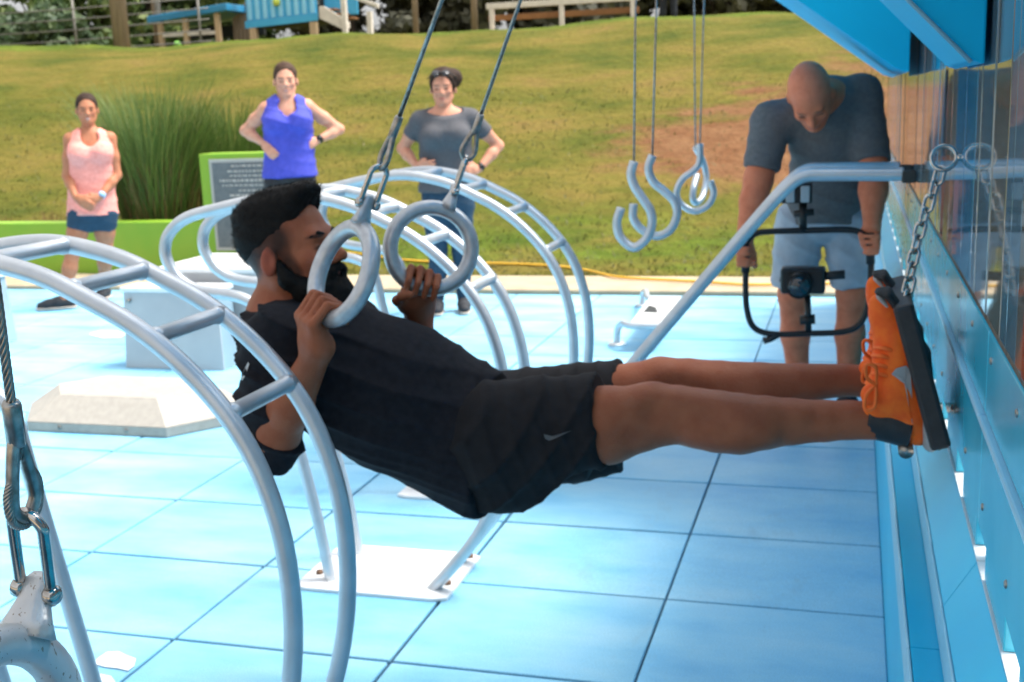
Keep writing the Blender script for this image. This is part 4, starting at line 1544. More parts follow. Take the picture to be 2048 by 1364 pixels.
F.chain([elN, midN, wrN], [.044, .043, .0265], .02)
F.chain([elF, elF + (wrF - elF) * .35, wrF], [.045, .045, .028], .025)


def on_ring(C, up, nrm, tx, ty, R=.095):
    up = unit(up)
    nrm = unit(nrm - up * np.dot(nrm, up))
    sd_ = np.cross(up, nrm)
    best = min(np.linspace(0, 2 * PI, 360, endpoint=False), key=lambda a: np.hypot(*(pix(C + R * (math.cos(a) * up + math.sin(a) * sd_)) - (tx, ty))))
    return C + R * (math.cos(best) * up + math.sin(best) * sd_), unit(-math.sin(best) * up + math.cos(best) * sd_)


gN, tN = on_ring(RN_C, RN_UP, RN_N, 652, 628)
if (pix(gN + tN * .02) - pix(gN))[1] > 0:
    tN = -tN
fist(F, gN, tN, wrN - gN, unit(CAM - gN) + np.array([-.5, 0, 0]), wrN)
gF, tF = on_ring(RF_C, RF_UP, RF_N, 838, 583)
if (pix(gF + tF * .02) - pix(gF))[0] > 0:
    tF = -tF
fist(F, gF, tF, wrF - gF, -unit(CAM - gF), wrF)
# legs
hipN, hipF = P(985, 880, Y=2.34), P(1000, 840, Y=2.55)
legN = [(1100, 862, .082), (1215, 850, .085), (1278, 838, .071), (1320, 831, .0655), (1355, 829, .0625), (1395, 836, .0635), (1435, 842, .0650), (1480, 847, .0640), (1530, 845, .0565), (1585, 843, .0490), (1650, 842, .0435), (1700, 840, .0410), (1775, 842, .0405)]
ptN = [hipN] + [P(x, y_, Y=2.35 + .07 * (x - 1000) / 775) for x, y_, r in legN]
F.chain(ptN, [.085] + [r - .001 for *_, r in legN], .006)
legF = [(1130, 820, .088), (1250, 792, .072), (1320, 768, .060), (1375, 764, .055), (1440, 770, .056), (1520, 772, .054), (1600, 766, .045), (1690, 760, .037), (1750, 764, .037)]
ptF = [hipF] + [P(x, y_, Y=2.56 + .07 * (x - 1000) / 775) for x, y_, r in legF]
F.chain(ptF, [.085] + [r - .001 for *_, r in legF], .006)
# knee cap and tendon relief
for kx, ky, kY in ((1300, 781, 2.335), (1322, 735, 2.56)):
    yc = kY + .037
    F.ell(P(kx, ky + 12, Y=yc - .012), (.034, .036, .027), k=.03)                      # knee cap
    F.ell(P(kx - 62, ky + 34, Y=yc - .036), (.050, .034, .032), k=.04)                 # muscle above the knee
    F.cone(P(kx + 48, ky + 30, Y=yc - .024), P(kx + 300, ky + 52, Y=yc), .026, .008, .03)   # shin
    F.ell(P(kx + 34, ky + 46, Y=yc - .082), (.034, .016, .030), k=.035, mode='sub')    # hollow beside the knee
    F.ell(P(kx + 165, ky + 84, Y=yc - .030), (.085, .036, .034), k=.04)                # calf
me = F.mesh('person', 2)
H_ = hd
hc = (.012, .010, .009)
sp = H_.spots(lip=(.20, .07, .06), brow=hc, smile=False)
for q in (1, -1):
    sp += [(H_(-.020, q * .075, .030), np.array([.062, .04, .040]) * 1.05, H_.ax, hc, .80), (H_(-.085, q * .035, -.004), np.array([.050, .06, .042]) * 1.05, H_.ax, hc, .85),
           (H_(.020, q * .066, .014), np.array([.016, .03, .040]) * 1.05, H_.ax, hc, .45), (H_(.022, q * .06, -.045), np.array([.022, .03, .040]) * 1.05, H_.ax, hc, .75),
           (H_(-.014, q * .085, -.014), np.array([.02, .012, .032]) * 1.05, H_.ax, (.40, .10, .06), .7)]
rgk = np.random.default_rng(3)
for q in range(60):
    i_ = rgk.integers(3, len(ptN))
    c = (ptN if q % 2 else ptF)[min(i_, 9)] + rgk.normal(0, .05, 3)
    sp.append((c, np.array([.06, .05, .03]) * rgk.uniform(.4, 1), None, (.20, .062, .030) if q % 3 else (.36, .145, .08), .30))
paint(me, SK, sp)
man = add('person', me, 'skin', label='bearded man in dark t-shirt and shorts leaning back on rings with feet on wall', cat='person')

# eyebrow, hair, beard
Fh = Field(hd.o - .19, hd.o + .19, .0040)
dsp = waves(4, 130, 6)
Fh.ell(hd(-.018, 0, .040), np.array([.1005, .0785, .0915]) * 1.05, hd.ax, .02)
Fh.ell(hd(.034, 0, .096), np.array([.056, .058, .033]) * 1.05, hd.ax, .03)
Fh.ell(hd(-.034, 0, .090), np.array([.068, .062, .034]) * 1.05, hd.ax, .03)
Fh.ell(hd(.068, -.005, .112), np.array([.028, .044, .020]) * 1.05, hd.ax, .02)
Fh.cut(hd(.068, 0, .078), unit(hd.f * .80 - hd.u * .60))
Fh.cut(hd(-.03, 0, .022), -hd.u * .95 + hd.f * .42)
Fh.warp(lambda x, y, z: .0025 * waves(9, 150, 5, (.35, 1, 1))(x, y, z))
add('hair', hair_mesh(Fh, 'hair', 5, 5000, .030, .0013, up=hd.u * .35 + hd.f * .85), 'hair', man)
Fb = Field(hd.o - .19, hd.o + .19, .0040)
for q in (1, -1):
    Fb.chain([hd(.004, q * .074, -.020), hd(.012, q * .068, -.058), hd(.040, q * .048, -.090), hd(.070, q * .018, -.108)], np.array([.008, .016, .024, .028]) * 1.05, .02)
    Fb.chain([hd(.096, q * .004, -.054), hd(.090, q * .026, -.062), hd(.078, q * .034, -.082)], np.array([.0095, .0095, .012]) * 1.05, .01)
Fb.ell(hd(.072, 0, -.116), np.array([.040, .044, .034]) * 1.05, hd.ax, .03)
Fb.ell(hd(.030, 0, -.105), np.array([.050, .052, .030]) * 1.05, hd.ax, .03)
Fb.ell(hd(.085, 0, -.092), np.array([.020, .018, .014]) * 1.05, hd.ax, .012)
Fb.warp(lambda x, y, z: .003 * waves(14, 170, 6)(x, y, z) + .0022 * waves(19, 380, 5)(x, y, z))
add('beard', hair_mesh(Fb, 'beard', 6, 4600, .016, .0010, up=-hd.u * .8 + hd.f * .35), 'hair', man)
Fe = Field(hd.o - .15, hd.o + .15, .003)
for q in (1, -1):
    Fe.chain([hd(.0905, q * .013, .017), hd(.089, q * .032, .0225), hd(.077, q * .051, .017)], np.array([.0036, .0042, .0026]) * 1.1, .004)
add('eyebrows', Fe.mesh('eyebrows', 1), 'hair', man)

# t-shirt
Fs = Field((-1.52, 1.99, .50), (-.60, 2.80, 1.24), .005)
hemn = np.array([.985, 0, -.12])
Fs.cone(P(640, 715, Y=2.36), P(790, 790, Y=2.40), .150, .160, .05, flat=(YA, 1.22))
Fs.cone(P(790, 790, Y=2.40), P(988, 893, Y=2.43), .160, .158, .05, flat=(YA, 1.12), cap=hemn)
Fs.cone(P(845, 830, Y=2.42), P(965, 925, Y=2.44), .130, .122, .05, cap=hemn)
Fs.cone(nb_ + np.array([-.02, 0, .0]), P(620, 690, Y=2.35), .094, .14, .04)
Fs.cone(P(590, 680, Y=2.34), shN, .10, .082, .05).cone(P(620, 670, Y=2.36), shF + np.array([0, 0, -.01]), .10, .085, .05)
Fs.chain([shN, (shN + elN) / 2 + np.array([-.01, 0, -.02]), elN + np.array([-.012, .012, -.028])], [.080, .073, .058], .03)
Fs.chain([shF, elF], [.08, .066], .03)
Fs.cut(hd(-.03, 0, -.098), unit(hd.u * 1.0 + np.array([-.12, 0, 0])), .16)
tdir = unit(P(985, 895, Y=2.43) - P(640, 715, Y=2.36))
f1 = folds(21, unit(np.array([.38, .15, .92])), 52, .020, 5)
f2 = folds(27, unit(np.array([.85, .2, -.25])), 42, .010, 7)
f3 = folds(33, np.array([.2, .2, 1]), 55, .007, 10)
Fs.warp(lambda x, y, z: f1(x, y, z) + f2(x, y, z) + f3(x, y, z) + .004)
sme = Fs.mesh('shirt', 2)
shirt = add('shirt', sme, 'shirt', man)
decal('logo', sme, [(483, 757), (486, 746), (491, 735), (497, 724), (499, 728), (495, 740), (490, 753), (485, 761)], 'white_logo', shirt)

# shorts
Fp = Field((-.98, 2.10, .48), (-.36, 2.84, 1.02), .005)
Fp.ell(P(985, 885, Y=2.44), (.12, .165, .140), k=.03)
hN = unit(P(1222, 772, Y=2.36) - P(1120, 775, Y=2.36) + np.array([0, 0, .02]))
Fp.cone(P(1000, 872, Y=2.35), P(1206, 838, Y=2.37), .125, .101, .04, cap=unit(np.array([1.0, 0, .12])))
Fp.cone(P(1010, 835, Y=2.56), P(1246, 790, Y=2.59), .115, .086, .04, cap=unit(np.array([1.0, 0, .1])))
Fp.cone(P(1010, 930, Y=2.40), P(1150, 905, Y=2.41), .11, .075, .04, cap=unit(np.array([.8, 0, -.5])))
g1 = folds(41, unit(np.array([.8, .1, -.6])), 48, .012, 8)
g2 = folds(47, unit(np.array([.9, .1, .35])), 70, .007, 10)
Fp.warp(lambda x, y, z: g1(x, y, z) + g2(x, y, z) + .003)
pme = Fp.mesh('shorts', 2)
shorts = add('shorts', pme, 'shorts', man)
decal('logo', pme, [(1087, 868), (1090, 877), (1099, 881), (1112, 877), (1143, 860), (1113, 870), (1101, 873), (1095, 870)], 'dull_logo', shorts, off=.007)
Fl = Field((-.62, 2.15, .52), (-.34, 2.72, .92), .005)
Fl.cone(P(1120, 900, Y=2.39), P(1196, 905, Y=2.39), .075, .062, .03, cap=unit(np.array([.85, 0, -.35])))
Fl.cone(P(1150, 915, Y=2.50), P(1236, 905, Y=2.52), .06, .045, .03, cap=unit(np.array([.9, 0, .2])))
Fl.warp(lambda x, y, z: folds(51, np.array([1, 0, .4]), 80, .006, 9)(x, y, z))
add('liner', Fl.mesh('liner', 2), 'shorts_in', man)


def shoe(dv, mirror=1):
    """trainer with its sole against the plate; dv moves the whole shoe (the far foot)"""
    q = lambda x, y_, Y=2.42: P(x, y_, Y=Y) + dv
    lo = q(1700, 930) - np.array([.06, .12, .02])
    hi = q(1920, 540) + np.array([.06, .12, .04])
    Fu = Field(lo, hi, .004)
    up_ = [(1836, 858, .034), (1822, 815, .046), (1797, 775, .052), (1798, 720, .048), (1792, 668, .041), (1771, 628, .030), (1759, 606, .020)]
    Fu.chain([q(x, y_) for x, y_, r in up_], [r for *_, r in up_], .02)
    Fu.cone(q(1765, 800), q(1757, 808), .050, .046, .02)
    Fu.cone(q(1745, 800), q(1790, 880), .038, .030, .0, mode='sub')
    ume = Fu.mesh('shoe', 2)
    s = add('shoe', ume, 'orange', man)
    Fm = Field(lo, hi, .004)
    so = [(1866, 884), (1851, 800), (1841, 705), (1806, 642), (1764, 592)]
    Fm.chain([q(x - 6, y_) for x, y_ in so], [.016, .015, .014, .012, .008], .004, flat=(YA, 3.1))
    add('midsole', Fm.mesh('midsole', 2), 'midsole', s)
    Fo = Field(lo, hi + np.array([.04, 0, 0]), .004)
    Fo.chain([q(x + 9, y_) for x, y_ in so[:-1]] + [q(1775, 585), q(1756, 583)], [.011, .011, .011, .010, .010, .007], .004, flat=(YA, 4.4))
    add('outsole', Fo.mesh('outsole', 2), 'outsole', s)
    add('sock', tube_me('sock', catmull([q(1735, 834), q(1765, 838), q(1800, 846), q(1822, 850)], 4), .045, 16, rs=np.linspace(.0445, .047, 13)), 'rubber', man)
    Fk = Field(lo, hi, .004)
    Fk.ell(q(1743, 790, 2.39), (.022, .020, .024), k=.01)
    add('tongue', Fk.mesh('tongue', 2), 'orange', s)
    for x, y_ in ((1752, 752), (1750, 734), (1752, 716), (1756, 700)):
        c = q(x, y_, 2.40)
        tube('lace', catmull([c + np.array([.030, -.022, .004]), c + np.array([.008, -.026, .010]), c + np.array([-.006, 0, .004]), c + np.array([.004, .026, -.006])], 4), .0042, 'orange_lace', s, seg=8)
    c = q(1752, 770, 2.37)
    for sgn in (1, -1):
        tube('lace', catmull([c, c + np.array([-.018, -.012, .018 * sgn]), c + np.array([-.020, -.02, .045 * sgn]), c + np.array([-.002, -.018, .040 * sgn]), c], 5), .0038, 'orange_lace', s, seg=8)
    return s, ume


sN, uN = shoe(np.zeros(3))
decal('logo', uN, [(1783, 748), (1793, 736), (1812, 731), (1820, 740), (1823, 775), (1825, 850), (1818, 815), (1812, 772), (1806, 756), (1796, 751)], 'grey_logo', sN)
shoe(P(1757, 556, Y=2.64) - P(1764, 592, Y=2.42))

# ================================================================== standing figures


def relaxed_hand(F, wrist, d, n, thumb, L=.17):
    d, n = unit(d), unit(n)
    n = unit(n - d * np.dot(n, d))
    s = np.cross(d, n)
    s = s if np.dot(s, thumb) > 0 else -s
    F.cone(wrist, wrist + d * L * .28, .024, .030, .012, flat=(n, .62))
    for i_, (o, l) in enumerate(((.026, .92), (.009, 1.0), (-.009, .95), (-.025, .8))):
        a = wrist + d * L * .42 + s * o
        b = a + d * L * .30 * l - n * .010 + s * o * .2
        c = b + d * L * .24 * l - n * .024
        F.cone(wrist + d * L * .15 + s * o * .6, a, .016, .0115, .012)
        F.chain([a, b, c], [.0105, .0095, .008], .006)
    F.chain([wrist + d * L * .12 + s * .022, wrist + d * L * .34 + s * .048 - n * .008, wrist + d * L * .52 + s * .052 - n * .016], [.015, .012, .009], .01)


def standing(label, Y, J, skin, top, bottom, hair, h=.0085, sc=1.0, lean=None, face=None, smile=True, widths=None, feet=None, tilt=(0, 0), bust=True):
    """J: joints in photo pixels, each at the figure's own distance (a third value moves it nearer or farther)"""
    anchor = P(J['head'][0], J['head'][1], Y=Y)
    fw = CAM - anchor
    fw[2] = 0
    fw = unit(fw)
    W = {}
    for k_, v in J.items():                     # the figure faces the camera: joints lie in the upright plane through its head
        d_ = ray(v[0], v[1])
        W[k_] = CAM + d_ * (np.dot(anchor - CAM, fw) / np.dot(d_, fw)) - fw * (v[2] if len(v) > 2 else 0)
    sdv = np.array([-fw[1], fw[0], 0])          # towards photo right
    up = np.array([0, 0, 1.0])
    allp = np.array(list(W.values()))
    lo, hi = allp.min(0) - .24, allp.max(0) + .24
    lo[2] = min(lo[2], -.02)
    F = Field(lo, hi, h)
    fdir = unit(fw + sdv * tilt[0] + up * tilt[1]) if face is None else unit(face)
    hd = Head(W['head'], fdir, up if lean is None else lean, sc)
    hd.build(F, W['neck'], .046 if bust else .062, fem=bust)
    cw, ww, hw = widths
    def mid(a, b, t=.5):
        return W[a] * (1 - t) + W[b] * t
    shm = mid('shL', 'shR')
    tor = [(shm * .72 + W['waist'] * .28, cw), (W['waist'], ww), (W['hip'], hw)]
    fl = (fw, .68) if lean is None else (unit(fw), .75)
    def torso(G, e, k=.05, capn=None, endp=None):
        G.cone(tor[0][0], tor[1][0], tor[0][1] + e, tor[1][1] + e, k, flat=fl)
        G.cone(tor[1][0], tor[2][0] if endp is None else endp, tor[1][1] + e, tor[2][1] + e, k, flat=fl, cap=capn)
        if bust:
            bc = shm * .58 + W['waist'] * .42
            for q in (1, -1):
                G.ell(bc + sdv * q * cw * .52 + fw * (cw * .52), (.062 + e, .062 + e, .062 + e), None, .04)
    torso(F, -.004)
    for q in ('L', 'R'):
        F.cone(W['neck'] * .6 + shm * .4, W['sh' + q], .045, .048, .05)
        F.chain([W['sh' + q], mid('sh' + q, 'el' + q), W['el' + q]], [.050 * sc, .044 * sc, .036 * sc], .03)
        F.chain([W['el' + q], W['el' + q] * .65 + W['wr' + q] * .35, W['wr' + q]], [.036 * sc, .038 * sc, .024 * sc], .02)
        d = W['hn' + q] - W['wr' + q]
        relaxed_hand(F, W['wr' + q], d, fw * .9 - sdv * (.3 if q == 'L' else -.3), up + fw * .3)
        F.cone(W['hip'], W['hp' + q], hw * .56, .082, .04)
        F.chain([W['hp' + q], mid('hp' + q, 'kn' + q, .5), W['kn' + q], W['kn' + q] * .65 + W['an' + q] * .35, W['an' + q]], [.088, .076, .055, .055, .036], .03)
        ft = W['an' + q] + (feet[q] if feet else fw) * .12
        ft[2] = .03
        F.cone(np.array([W['an' + q][0], W['an' + q][1], .035]), ft, .034, .026, .02)
    me = F.mesh('person', 2)
    paint(me, skin, hd.spots(brow=hair[1], smile=smile))
    o = add('person', me, 'skin', label=label, cat='person')
    # top garment
    G = Field(lo, hi, h)
    kind, tm, hem = top
    hemp = P(hem[0], hem[1], Y=Y)
    wv = tor[1][0]
    endp = wv + (W['hip'] - wv) * max(.2, (wv[2] - hemp[2]) / max(.02, wv[2] - W['hip'][2]))
    torso(G, .027, .05, -up, endp)
    if kind == 'tank':
        for q in (1, -1):
            a = shm * .72 + W['waist'] * .28 + sdv * q * cw * .45
            b = W['neck'] * .28 + W['sh' + ('R' if q > 0 else 'L')] * .72 + up * .020
            G.cone(a + fw * .02, b, .052, .027, .02)
        G.ell(W['neck'] + fw * .07 - up * .035, (.068, .085, .078), (sdv, fw, up), .01, mode='sub')
        G.ell(W['neck'] + up * .04, (.070, .10, .080), (sdv, fw, up), .01, mode='sub')
    else:
        G.cone(W['neck'] * .5 + shm * .5 - up * .01, tor[0][0], .085, cw * .9, .05)
        for q in ('L', 'R'):
            G.cone(W['neck'] * .55 + shm * .45 - up * .008, W['sh' + q], .060, .062, .05)
            e = W['sh' + q] * (1 - kind) + W['el' + q] * kind
            G.cone(W['sh' + q], e, .064, .060, .03, cap=e - W['sh' + q])
        G.cut(W['neck'] + fw * .03 + up * .004, unit(up * .9 + fw * .45), .13)
    fo = folds(77 + int(Y * 10), np.array([.3, .1, 1]), 42, .010, 9)
    G.warp(fo)
    add('top', G.mesh('top', 2), tm, o)
    # bottom garment
    G = Field(lo, hi, h)
    t_, bm_ = bottom
    G.cone(tor[1][0] * .15 + W['hip'] * .85, W['hip'], hw + .002, hw + .002, .05, flat=fl)
    for q in ('L', 'R'):
        hp, kn, an = W['hp' + q], W['kn' + q], W['an' + q]
        G.cone(W['hip'], hp, hw * .62, .086, .04)
        loose = .006 if t_ < 1 else .004
        if t_ < 1:
            e = hp * (1 - t_) + kn * t_
            G.cone(hp, e, .096 + loose, .082 + loose, .04, cap=e - hp)
        else:
            G.chain([hp, hp * .5 + kn * .5, kn, kn * .65 + an * .35], [.096, .083, .062, .062], .03)
            e = an + (kn - an) * .06
            G.cone(kn * .65 + an * .35, e, .062, .046, .03, cap=an - kn)
    G.warp(folds(99 + int(Y * 10), np.array([.4, .1, .9]), 40, .008, 8))
    add('shorts' if t_ < 1 else 'trousers', G.mesh('shorts', 2), bm_, o)
    # shoes
    for q in ('L', 'R'):
        an = W['an' + q]
        d = unit(feet[q] if feet else fw)
        G = Field(np.array([an[0], an[1], 0]) - .24, np.array([an[0], an[1], .1]) + .24, .007)
        he = np.array([an[0], an[1], .045]) - d * .05
        G.chain([he, he + d * .09 + up * .008, he + d * .17 - up * .004, he + d * .225 - up * .010], [.040, .046, .040, .030], .02)
        G.cut((0, 0, .014), -up)
        so = add('shoe', G.mesh('shoe', 1), 'shoe_dark', o)
        G = Field(np.array([an[0], an[1], 0]) - .24, np.array([an[0], an[1], .1]) + .24, .007)
        G.chain([he - up * .020, he + d * .12 - up * .020, he + d * .225 - up * .022], [.044, .048, .036], .01)
        G.cut((0, 0, .003), -up).cut((0, 0, .022), up)
        add('sole', G.mesh('sole', 1), 'shoe_sole', so)
    return o, W, hd, fw, sdv


def cap_hair(o, hd, m, seed, bun=None, vol=.008, back=.0, line=.070, n=900):
    G = Field(hd.o - .22, hd.o + .22, .0055)
    S = hd.sc
    G.ell(hd(-.020, 0, .040), np.array([.102 + vol, .080 + vol, .090 + vol]) * S, hd.ax, .02)
    G.cut(hd(.068, 0, line), unit(hd.f * .86 - hd.u * .50))
    G.cut(hd(-.02, 0, -.035 - back), -hd.u * .9 + hd.f * .35)
    if bun:
        G.ell(hd(*bun[0]), np.array(bun[1]) * S, hd.ax, .02)
    w1, w2 = waves(seed, 150, 6), waves(seed + 1, 320, 5)
    G.warp(lambda x, y, z: .004 * w1(x, y, z) + .002 * w2(x, y, z))
    return add('hair', hair_mesh(G, 'hair', seed, n, .012, .0016), m, o)


def band(name, o, a, b, r, m, face=None):
    """strap round a wrist between a and b"""
    d = unit(b - a)
    s = tube(name, [a, a + d * .008, a + d * .020, a + d * .028], r, m, o, rs=[r * .96, r, r, r * .96], seg=16)
    if face is not None:
        c = a + d * .014 + unit(face) * r
        tube('dial', [c - unit(face) * .002, c + unit(face) * .008], .021, 'watch' if m == 'watch' else 'black_metal', s, seg=16)


# woman in coral tank top
o, W, hd, fw, sdv = standing('smiling woman in a coral tank top and navy shorts with hands clasped', 7.9,
    dict(head=(174, 219), neck=(178, 266), shL=(141, 279), shR=(219, 277), elL=(134, 352, -.02), elR=(234, 350, -.02), wrL=(152, 392, -.17), wrR=(200, 391, -.17), hnL=(172, 405, -.22), hnR=(172, 403, -.22),
         waist=(182, 345), hip=(185, 416), hpL=(163, 430), hpR=(208, 430), knL=(146, 502, -.02), knR=(211, 500, .05), anL=(128, 598, -.06), anR=(209, 582, .32)),
    (.46, .19, .105), ('tank', 'pink', (180, 428)), (.40, 'navy'), ('x', (.03, .02, .015)), sc=.97, widths=(.150, .135, .165), feet=dict(L=unit(np.array([-.85, -.5, 0])), R=unit(np.array([.3, -.9, 0]))))
cap_hair(o, hd, 'hair_dark', 61, vol=.004, n=500)
band('wristwatch', o, W['wrR'] + unit(W['elR'] - W['wrR']) * .01, W['elR'], .030, 'watch', fw + np.array([0, 0, .3]))

# woman in royal blue tank top
o, W, hd, fw, sdv = standing('smiling woman in a royal blue tank top with hands on hips', 7.75,
    dict(head=(571, 161), neck=(574, 205), shL=(533, 218), shR=(613, 213), elL=(489, 262, .10), elR=(680, 259, .10), wrL=(527, 286, -.02), wrR=(634, 281, -.02), hnL=(541, 303, -.10), hnR=(604, 297, -.10),
         waist=(578, 283), hip=(580, 352), hpL=(557, 368), hpR=(604, 368), knL=(553, 470), knR=(608, 470), anL=(552, 585), anR=(612, 585)),
    (.66, .33, .225), ('tank', 'royal', (580, 354)), (1, 'blacktight'), ('x', (.10, .06, .04)), sc=1.0, widths=(.155, .138, .172))
cap_hair(o, hd, 'hair_brown', 71, vol=.004, n=500)
band('wristwatch', o, W['wrR'] + unit(W['elR'] - W['wrR']) * .01, W['elR'], .029, 'black_metal', fw + np.array([0, 0, .4]))

# woman in grey t-shirt
o, W, hd, fw, sdv = standing('woman in a grey t-shirt and navy trousers with sunglasses pushed up, hands on hips', 7.8,
    dict(head=(886, 176), neck=(888, 224), shL=(840, 241), shR=(941, 236), elL=(804, 298, .08), elR=(998, 292, .08), wrL=(836, 333, -.06), wrR=(957, 338, -.06), hnL=(856, 330, -.15), hnR=(937, 340, -.15),
         waist=(892, 318), hip=(896, 398), hpL=(874, 412), hpR=(920, 412), knL=(876, 505), knR=(923, 505), anL=(875, 607), anR=(928, 607)),
    (.62, .29, .19), (.55, 'tee_grey', (893, 383)), (1, 'navy'), ('x', (.035, .022, .016)), sc=1.04, widths=(.165, .148, .180), smile=False, tilt=(-.12, 0))
hr = cap_hair(o, hd, 'hair_dark', 81, bun=((-.045, .062, .062), (.070, .066, .066)), vol=.012, n=1500)
for q in (1, -1):
    c = hd(.092, q * .032, .094)
    tube('sunglasses', [c - (hd.f * .5 + hd.u * .6) * .003, c + (hd.f * .5 + hd.u * .6) * .006], .027, 'lens', o, seg=16)
tube('sunglasses', [hd(.02, .098, .060), hd(.086, .060, .096), hd(.098, 0, .100), hd(.086, -.060, .096), hd(.02, -.098, .060)], .004, 'black_metal', o, seg=8)
band('wristwatch', o, W['wrR'] + unit(W['elR'] - W['wrR']) * .01, W['elR'], .030, 'black_metal', fw + np.array([0, 0, .4]))

# ================================================================== bald man with the stabiliser rig
Yc = 5.28
W = {k_: P(v[0], v[1], Y=v[2]) for k_, v in dict(head=(1621, 192, 4.78), neck=(1656, 200, 5.00), shL=(1543, 244, 4.96), shR=(1722, 190, 5.06), elL=(1517, 360, 4.90), elR=(1748, 345, 4.93), wrL=(1489, 480, 4.80), wrR=(1744, 452, 4.80),
     chest=(1658, 265, 5.05), waist=(1656, 350, 5.16), hip=(1645, 420, 5.24), hpL=(1600, 445, 5.24), hpR=(1690, 440, 5.24), knL=(1585, 590, 5.25), knR=(1702, 590, 5.25), anL=(1600, 808, 5.36), anR=(1695, 808, 5.36)).items()}
lo = np.min(list(W.values()), 0) - .22
hi = np.max(list(W.values()), 0) + .22
lo[2] = -.02
F = Field(lo, hi, .008)
fwb = unit(np.array([.05, -.60, -.80]))
hd = Head(W['head'], fwb, unit(np.array([-.14, -.75, .65])), 1.06)
hd.build(F, W['neck'], .064)
YF = np.array([0, 1.0, 0])
F.cone(W['chest'], W['waist'], .15, .14, .05, flat=(YF, .8)).cone(W['waist'], W['hip'], .125, .115, .04, flat=(YF, .8))
for q in ('L', 'R'):
    F.cone(W['neck'], W['sh' + q], .07, .068, .05)
    F.chain([W['sh' + q], W['el' + q]], [.068, .058], .03)
    F.chain([W['el' + q], W['el' + q] * .65 + W['wr' + q] * .35, W['wr' + q]], [.058, .056, .034], .02)
    F.cone(W['hip'], W['hp' + q], .085, .080, .03)
    F.chain([W['hp' + q], W['kn' + q], W['kn' + q] * .65 + W['an' + q] * .35, W['an' + q]], [.080, .060, .062, .038], .03)
    a = W['an' + q].copy()
    a[2] = .05
    F.cone(W['an' + q], a, .038, .036, .02).cone(a, a + np.array([0, -.14, -.02]), .036, .028, .02)
RG = 4.78
gl, gr = P(1491, 512, Y=RG), P(1741, 488, Y=RG)
up = np.array([0, 0, 1.0])
fist(F, gl, -up, W['wrL'] - gl + up * .1 + np.array([.03, .05, 0]), np.array([-.9, -.4, 0]), W['wrL'], r=.0105, tube_r=.014)
fist(F, gr, up, W['wrR'] - gr + up * .1 + np.array([-.03, .05, 0]), np.array([.9, -.4, 0]), W['wrR'], r=.0105, tube_r=.014)
me = F.mesh('person', 2)
sp = hd.spots(brow=(.16, .09, .06), smile=False, lip=(.36, .12, .09))
sp.append((hd(.01, 0, .10), np.array([.10, .08, .05]), hd.ax, (.80, .25, .14), .5))
paint(me, (.74, .225, .115), sp)
o = add('person', me, 'skin', label='bald man in slate t-shirt and pale shorts bending over a camera rig by the wall', cat='person')
G = Field(lo, hi, .008)
G.cone(W['neck'] + np.array([0, .02, -.005]), W['chest'], .105, .155, .05, flat=(YF, .8))
G.cone(W['chest'], W['waist'], .156, .148, .05, flat=(YF, .85)).cone(W['waist'], W['hip'] - up * .045, .148, .160, .05, flat=(YF, .85), cap=-up)
for q, tt in (('L', .82), ('R', .86)):
    G.cone(W['neck'] * .7 + W['chest'] * .3, W['sh' + q], .095, .078, .05)
    e = W['sh' + q] * (1 - tt) + W['el' + q] * tt
    G.cone(W['sh' + q], e, .082, .074, .03, cap=e - W['sh' + q])
G.warp(folds(141, np.array([.3, .1, 1]), 40, .012, 8))
add('top', G.mesh('top', 2), 'tee_slate', o)
G = Field(lo, hi, .008)
G.cone(W['hip'] + up * .03, W['hip'], .150, .150, .04, flat=(YF, .85))
for q in ('L', 'R'):
    e = W['hp' + q] * .12 + W['kn' + q] * .88
    G.cone(W['hip'], W['hp' + q], .115, .102, .04)
    G.cone(W['hp' + q], e, .104, .096 if q == 'L' else .078, .012, cap=e - W['hp' + q])
G.warp(folds(151, np.array([.5, .1, .8]), 38, .010, 8))
add('shorts', G.mesh('shorts', 2), 'denim_light', o)
for q in ('L', 'R'):
    a = W['an' + q].copy()
    G = Field(np.array([a[0], a[1], 0]) - .26, np.array([a[0], a[1], .12]) + .26, .008)
    G.chain([np.array([a[0], a[1] + .05, .05]), np.array([a[0], a[1] - .06, .055]), np.array([a[0], a[1] - .20, .04])], [.042, .050, .036], .02)
    G.cut((0, 0, .004), -up)
    add('shoe', G.mesh('shoe', 1), 'shoe_dark', o)

# the rig he holds
t = thing('camera_rig', 'black tubular camera stabiliser frame with a camera slung inside it', 'camera rig')
fp = [(1493, 520), (1494, 485), (1510, 468), (1540, 463), (1620, 461), (1700, 460), (1728, 470), (1741, 490), (1742, 540), (1738, 600), (1722, 645), (1690, 663), (1620, 667), (1545, 668), (1508, 655), (1494, 620), (1491, 570)]
tube('frame', catmull([P(x, y_, Y=RG) for x, y_ in fp], 5, closed=True), .0125, 'black_metal', t, seg=12, closed=True)
for x, y0, y1 in ((1491, 486, 545), (1741, 465, 528)):
    tube('handle', [P(x, y0, Y=RG), P(x, (y0 + y1) / 2, Y=RG), P(x, y1, Y=RG)], .017, 'rubber', t, seg=12)
tube('post', [P(1606, 462, Y=RG), P(1606, 405, Y=RG)], .016, 'black_metal', t, seg=12)
c = P(1596, 388, Y=RG)
box('monitor', c - np.array([.065, .03, .035]), c + np.array([.055, .03, .045]), 'black_metal', t, .006)
for dx in (-.045, .012):
    box('battery', c + np.array([dx, -.045, -.03]), c + np.array([dx + .034, -.0305, .034]), 'box_grey', t, .004)
tube('clamp', [P(1588, 428, Y=RG), P(1628, 424, Y=RG)], .014, 'black_metal', t, seg=10)
tube('post', [P(1617, 664, Y=RG), P(1615, 590, Y=RG)], .013, 'black_metal', t, seg=12)
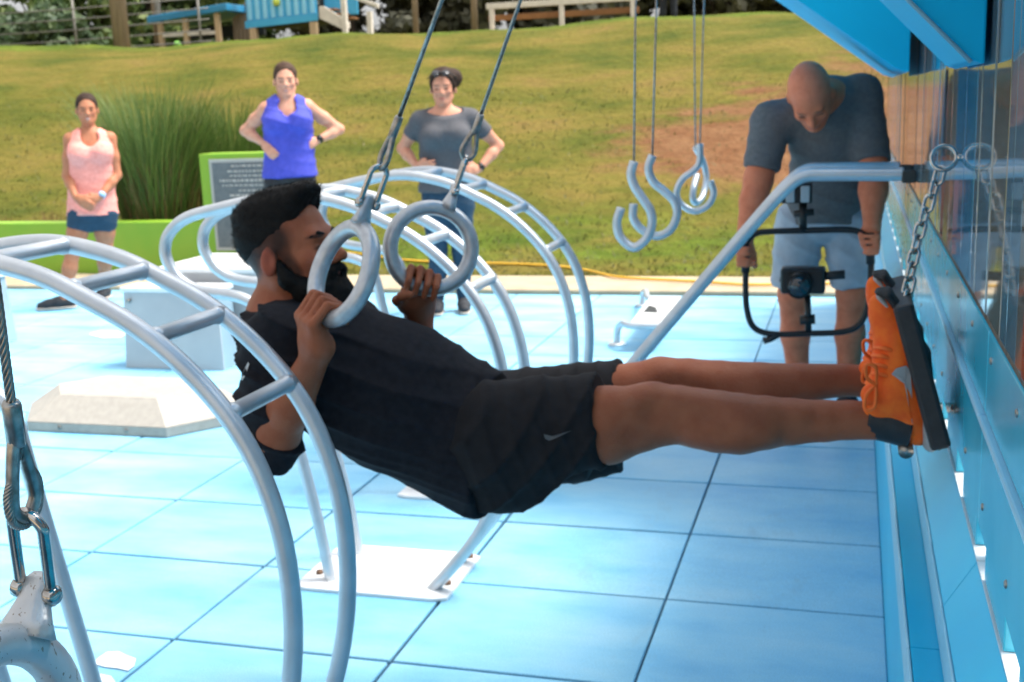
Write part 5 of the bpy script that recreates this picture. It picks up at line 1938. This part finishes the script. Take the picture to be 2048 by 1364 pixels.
tube('clamp', [P(1600, 640, Y=RG), P(1630, 638, Y=RG)], .020, 'black_metal', t, seg=12)
c = P(1612, 562, Y=RG)
cb = box('camera_body', c + np.array([-.10, -.03, -.05]), c + np.array([.075, .06, .055]), 'black_metal', t, .012)
lc = P(1600, 565, Y=RG - .03)
tube('lens', [lc, lc + np.array([0, -.05, 0]), lc + np.array([0, -.10, 0])], .047, 'black_metal', cb, rs=[.046, .046, .050], seg=20)
tube('lens_glass', [lc + np.array([0, -.1005, 0]), lc + np.array([0, -.102, 0])], .040, 'lens', cb, seg=20)
tube('side_handle', [P(1648, 552, Y=RG), P(1690, 549, Y=RG)], .018, 'rubber', t, seg=12)
tube('side_handle', [P(1560, 556, Y=RG), P(1585, 560, Y=RG)], .016, 'rubber', t, seg=12)
tube('foot_clamp', [P(1558, 668, Y=RG), P(1540, 678, Y=RG), P(1527, 682, Y=RG)], .014, 'rubber', t, seg=10)

# far spectator on the bank, only the legs in view
b = top_pt(1337, 26.5)
F = Field(b - np.array([.4, .4, .1]), b + np.array([.4, .4, 1.95]), .02)
for q in (1, -1):
    F.chain([b + np.array([q * .10, 0, .88]), b + np.array([q * .12, 0, .48]), b + np.array([q * .14, 0, .06])], [.10, .07, .05], .03)
    F.cone(b + np.array([q * .14, .02, .05]), b + np.array([q * .15, -.14, .04]), .05, .04, .02)
    F.chain([b + np.array([q * .2, 0, 1.42]), b + np.array([q * .27, 0, 1.15]), b + np.array([q * .22, -.08, .92])], [.055, .045, .035], .03)
F.cone(b + np.array([0, 0, .92]), b + np.array([0, 0, 1.40]), .15, .17, .05, flat=(YF, .7))
F.cone(b + np.array([0, 0, 1.40]), b + np.array([0, 0, 1.55]), .06, .06, .04)
F.ell(b + np.array([0, 0, 1.66]), (.085, .10, .12), k=.03)
me = F.mesh('person', 1)
sp = [(b + np.array([0, 0, .46]), (.5, .5, .42), None, (.02, .025, .035), 1.0), (b + np.array([0, 0, 1.2]), (.2, .3, .32), None, (.25, .25, .27), 1.0), (b, (.5, .5, .07), None, (.7, .7, .7), 1.0)]
paint(me, (.45, .24, .16), sp)
add('person', me, 'skin', label='distant spectator in dark trousers on the bank crest, only the legs in view', cat='person')
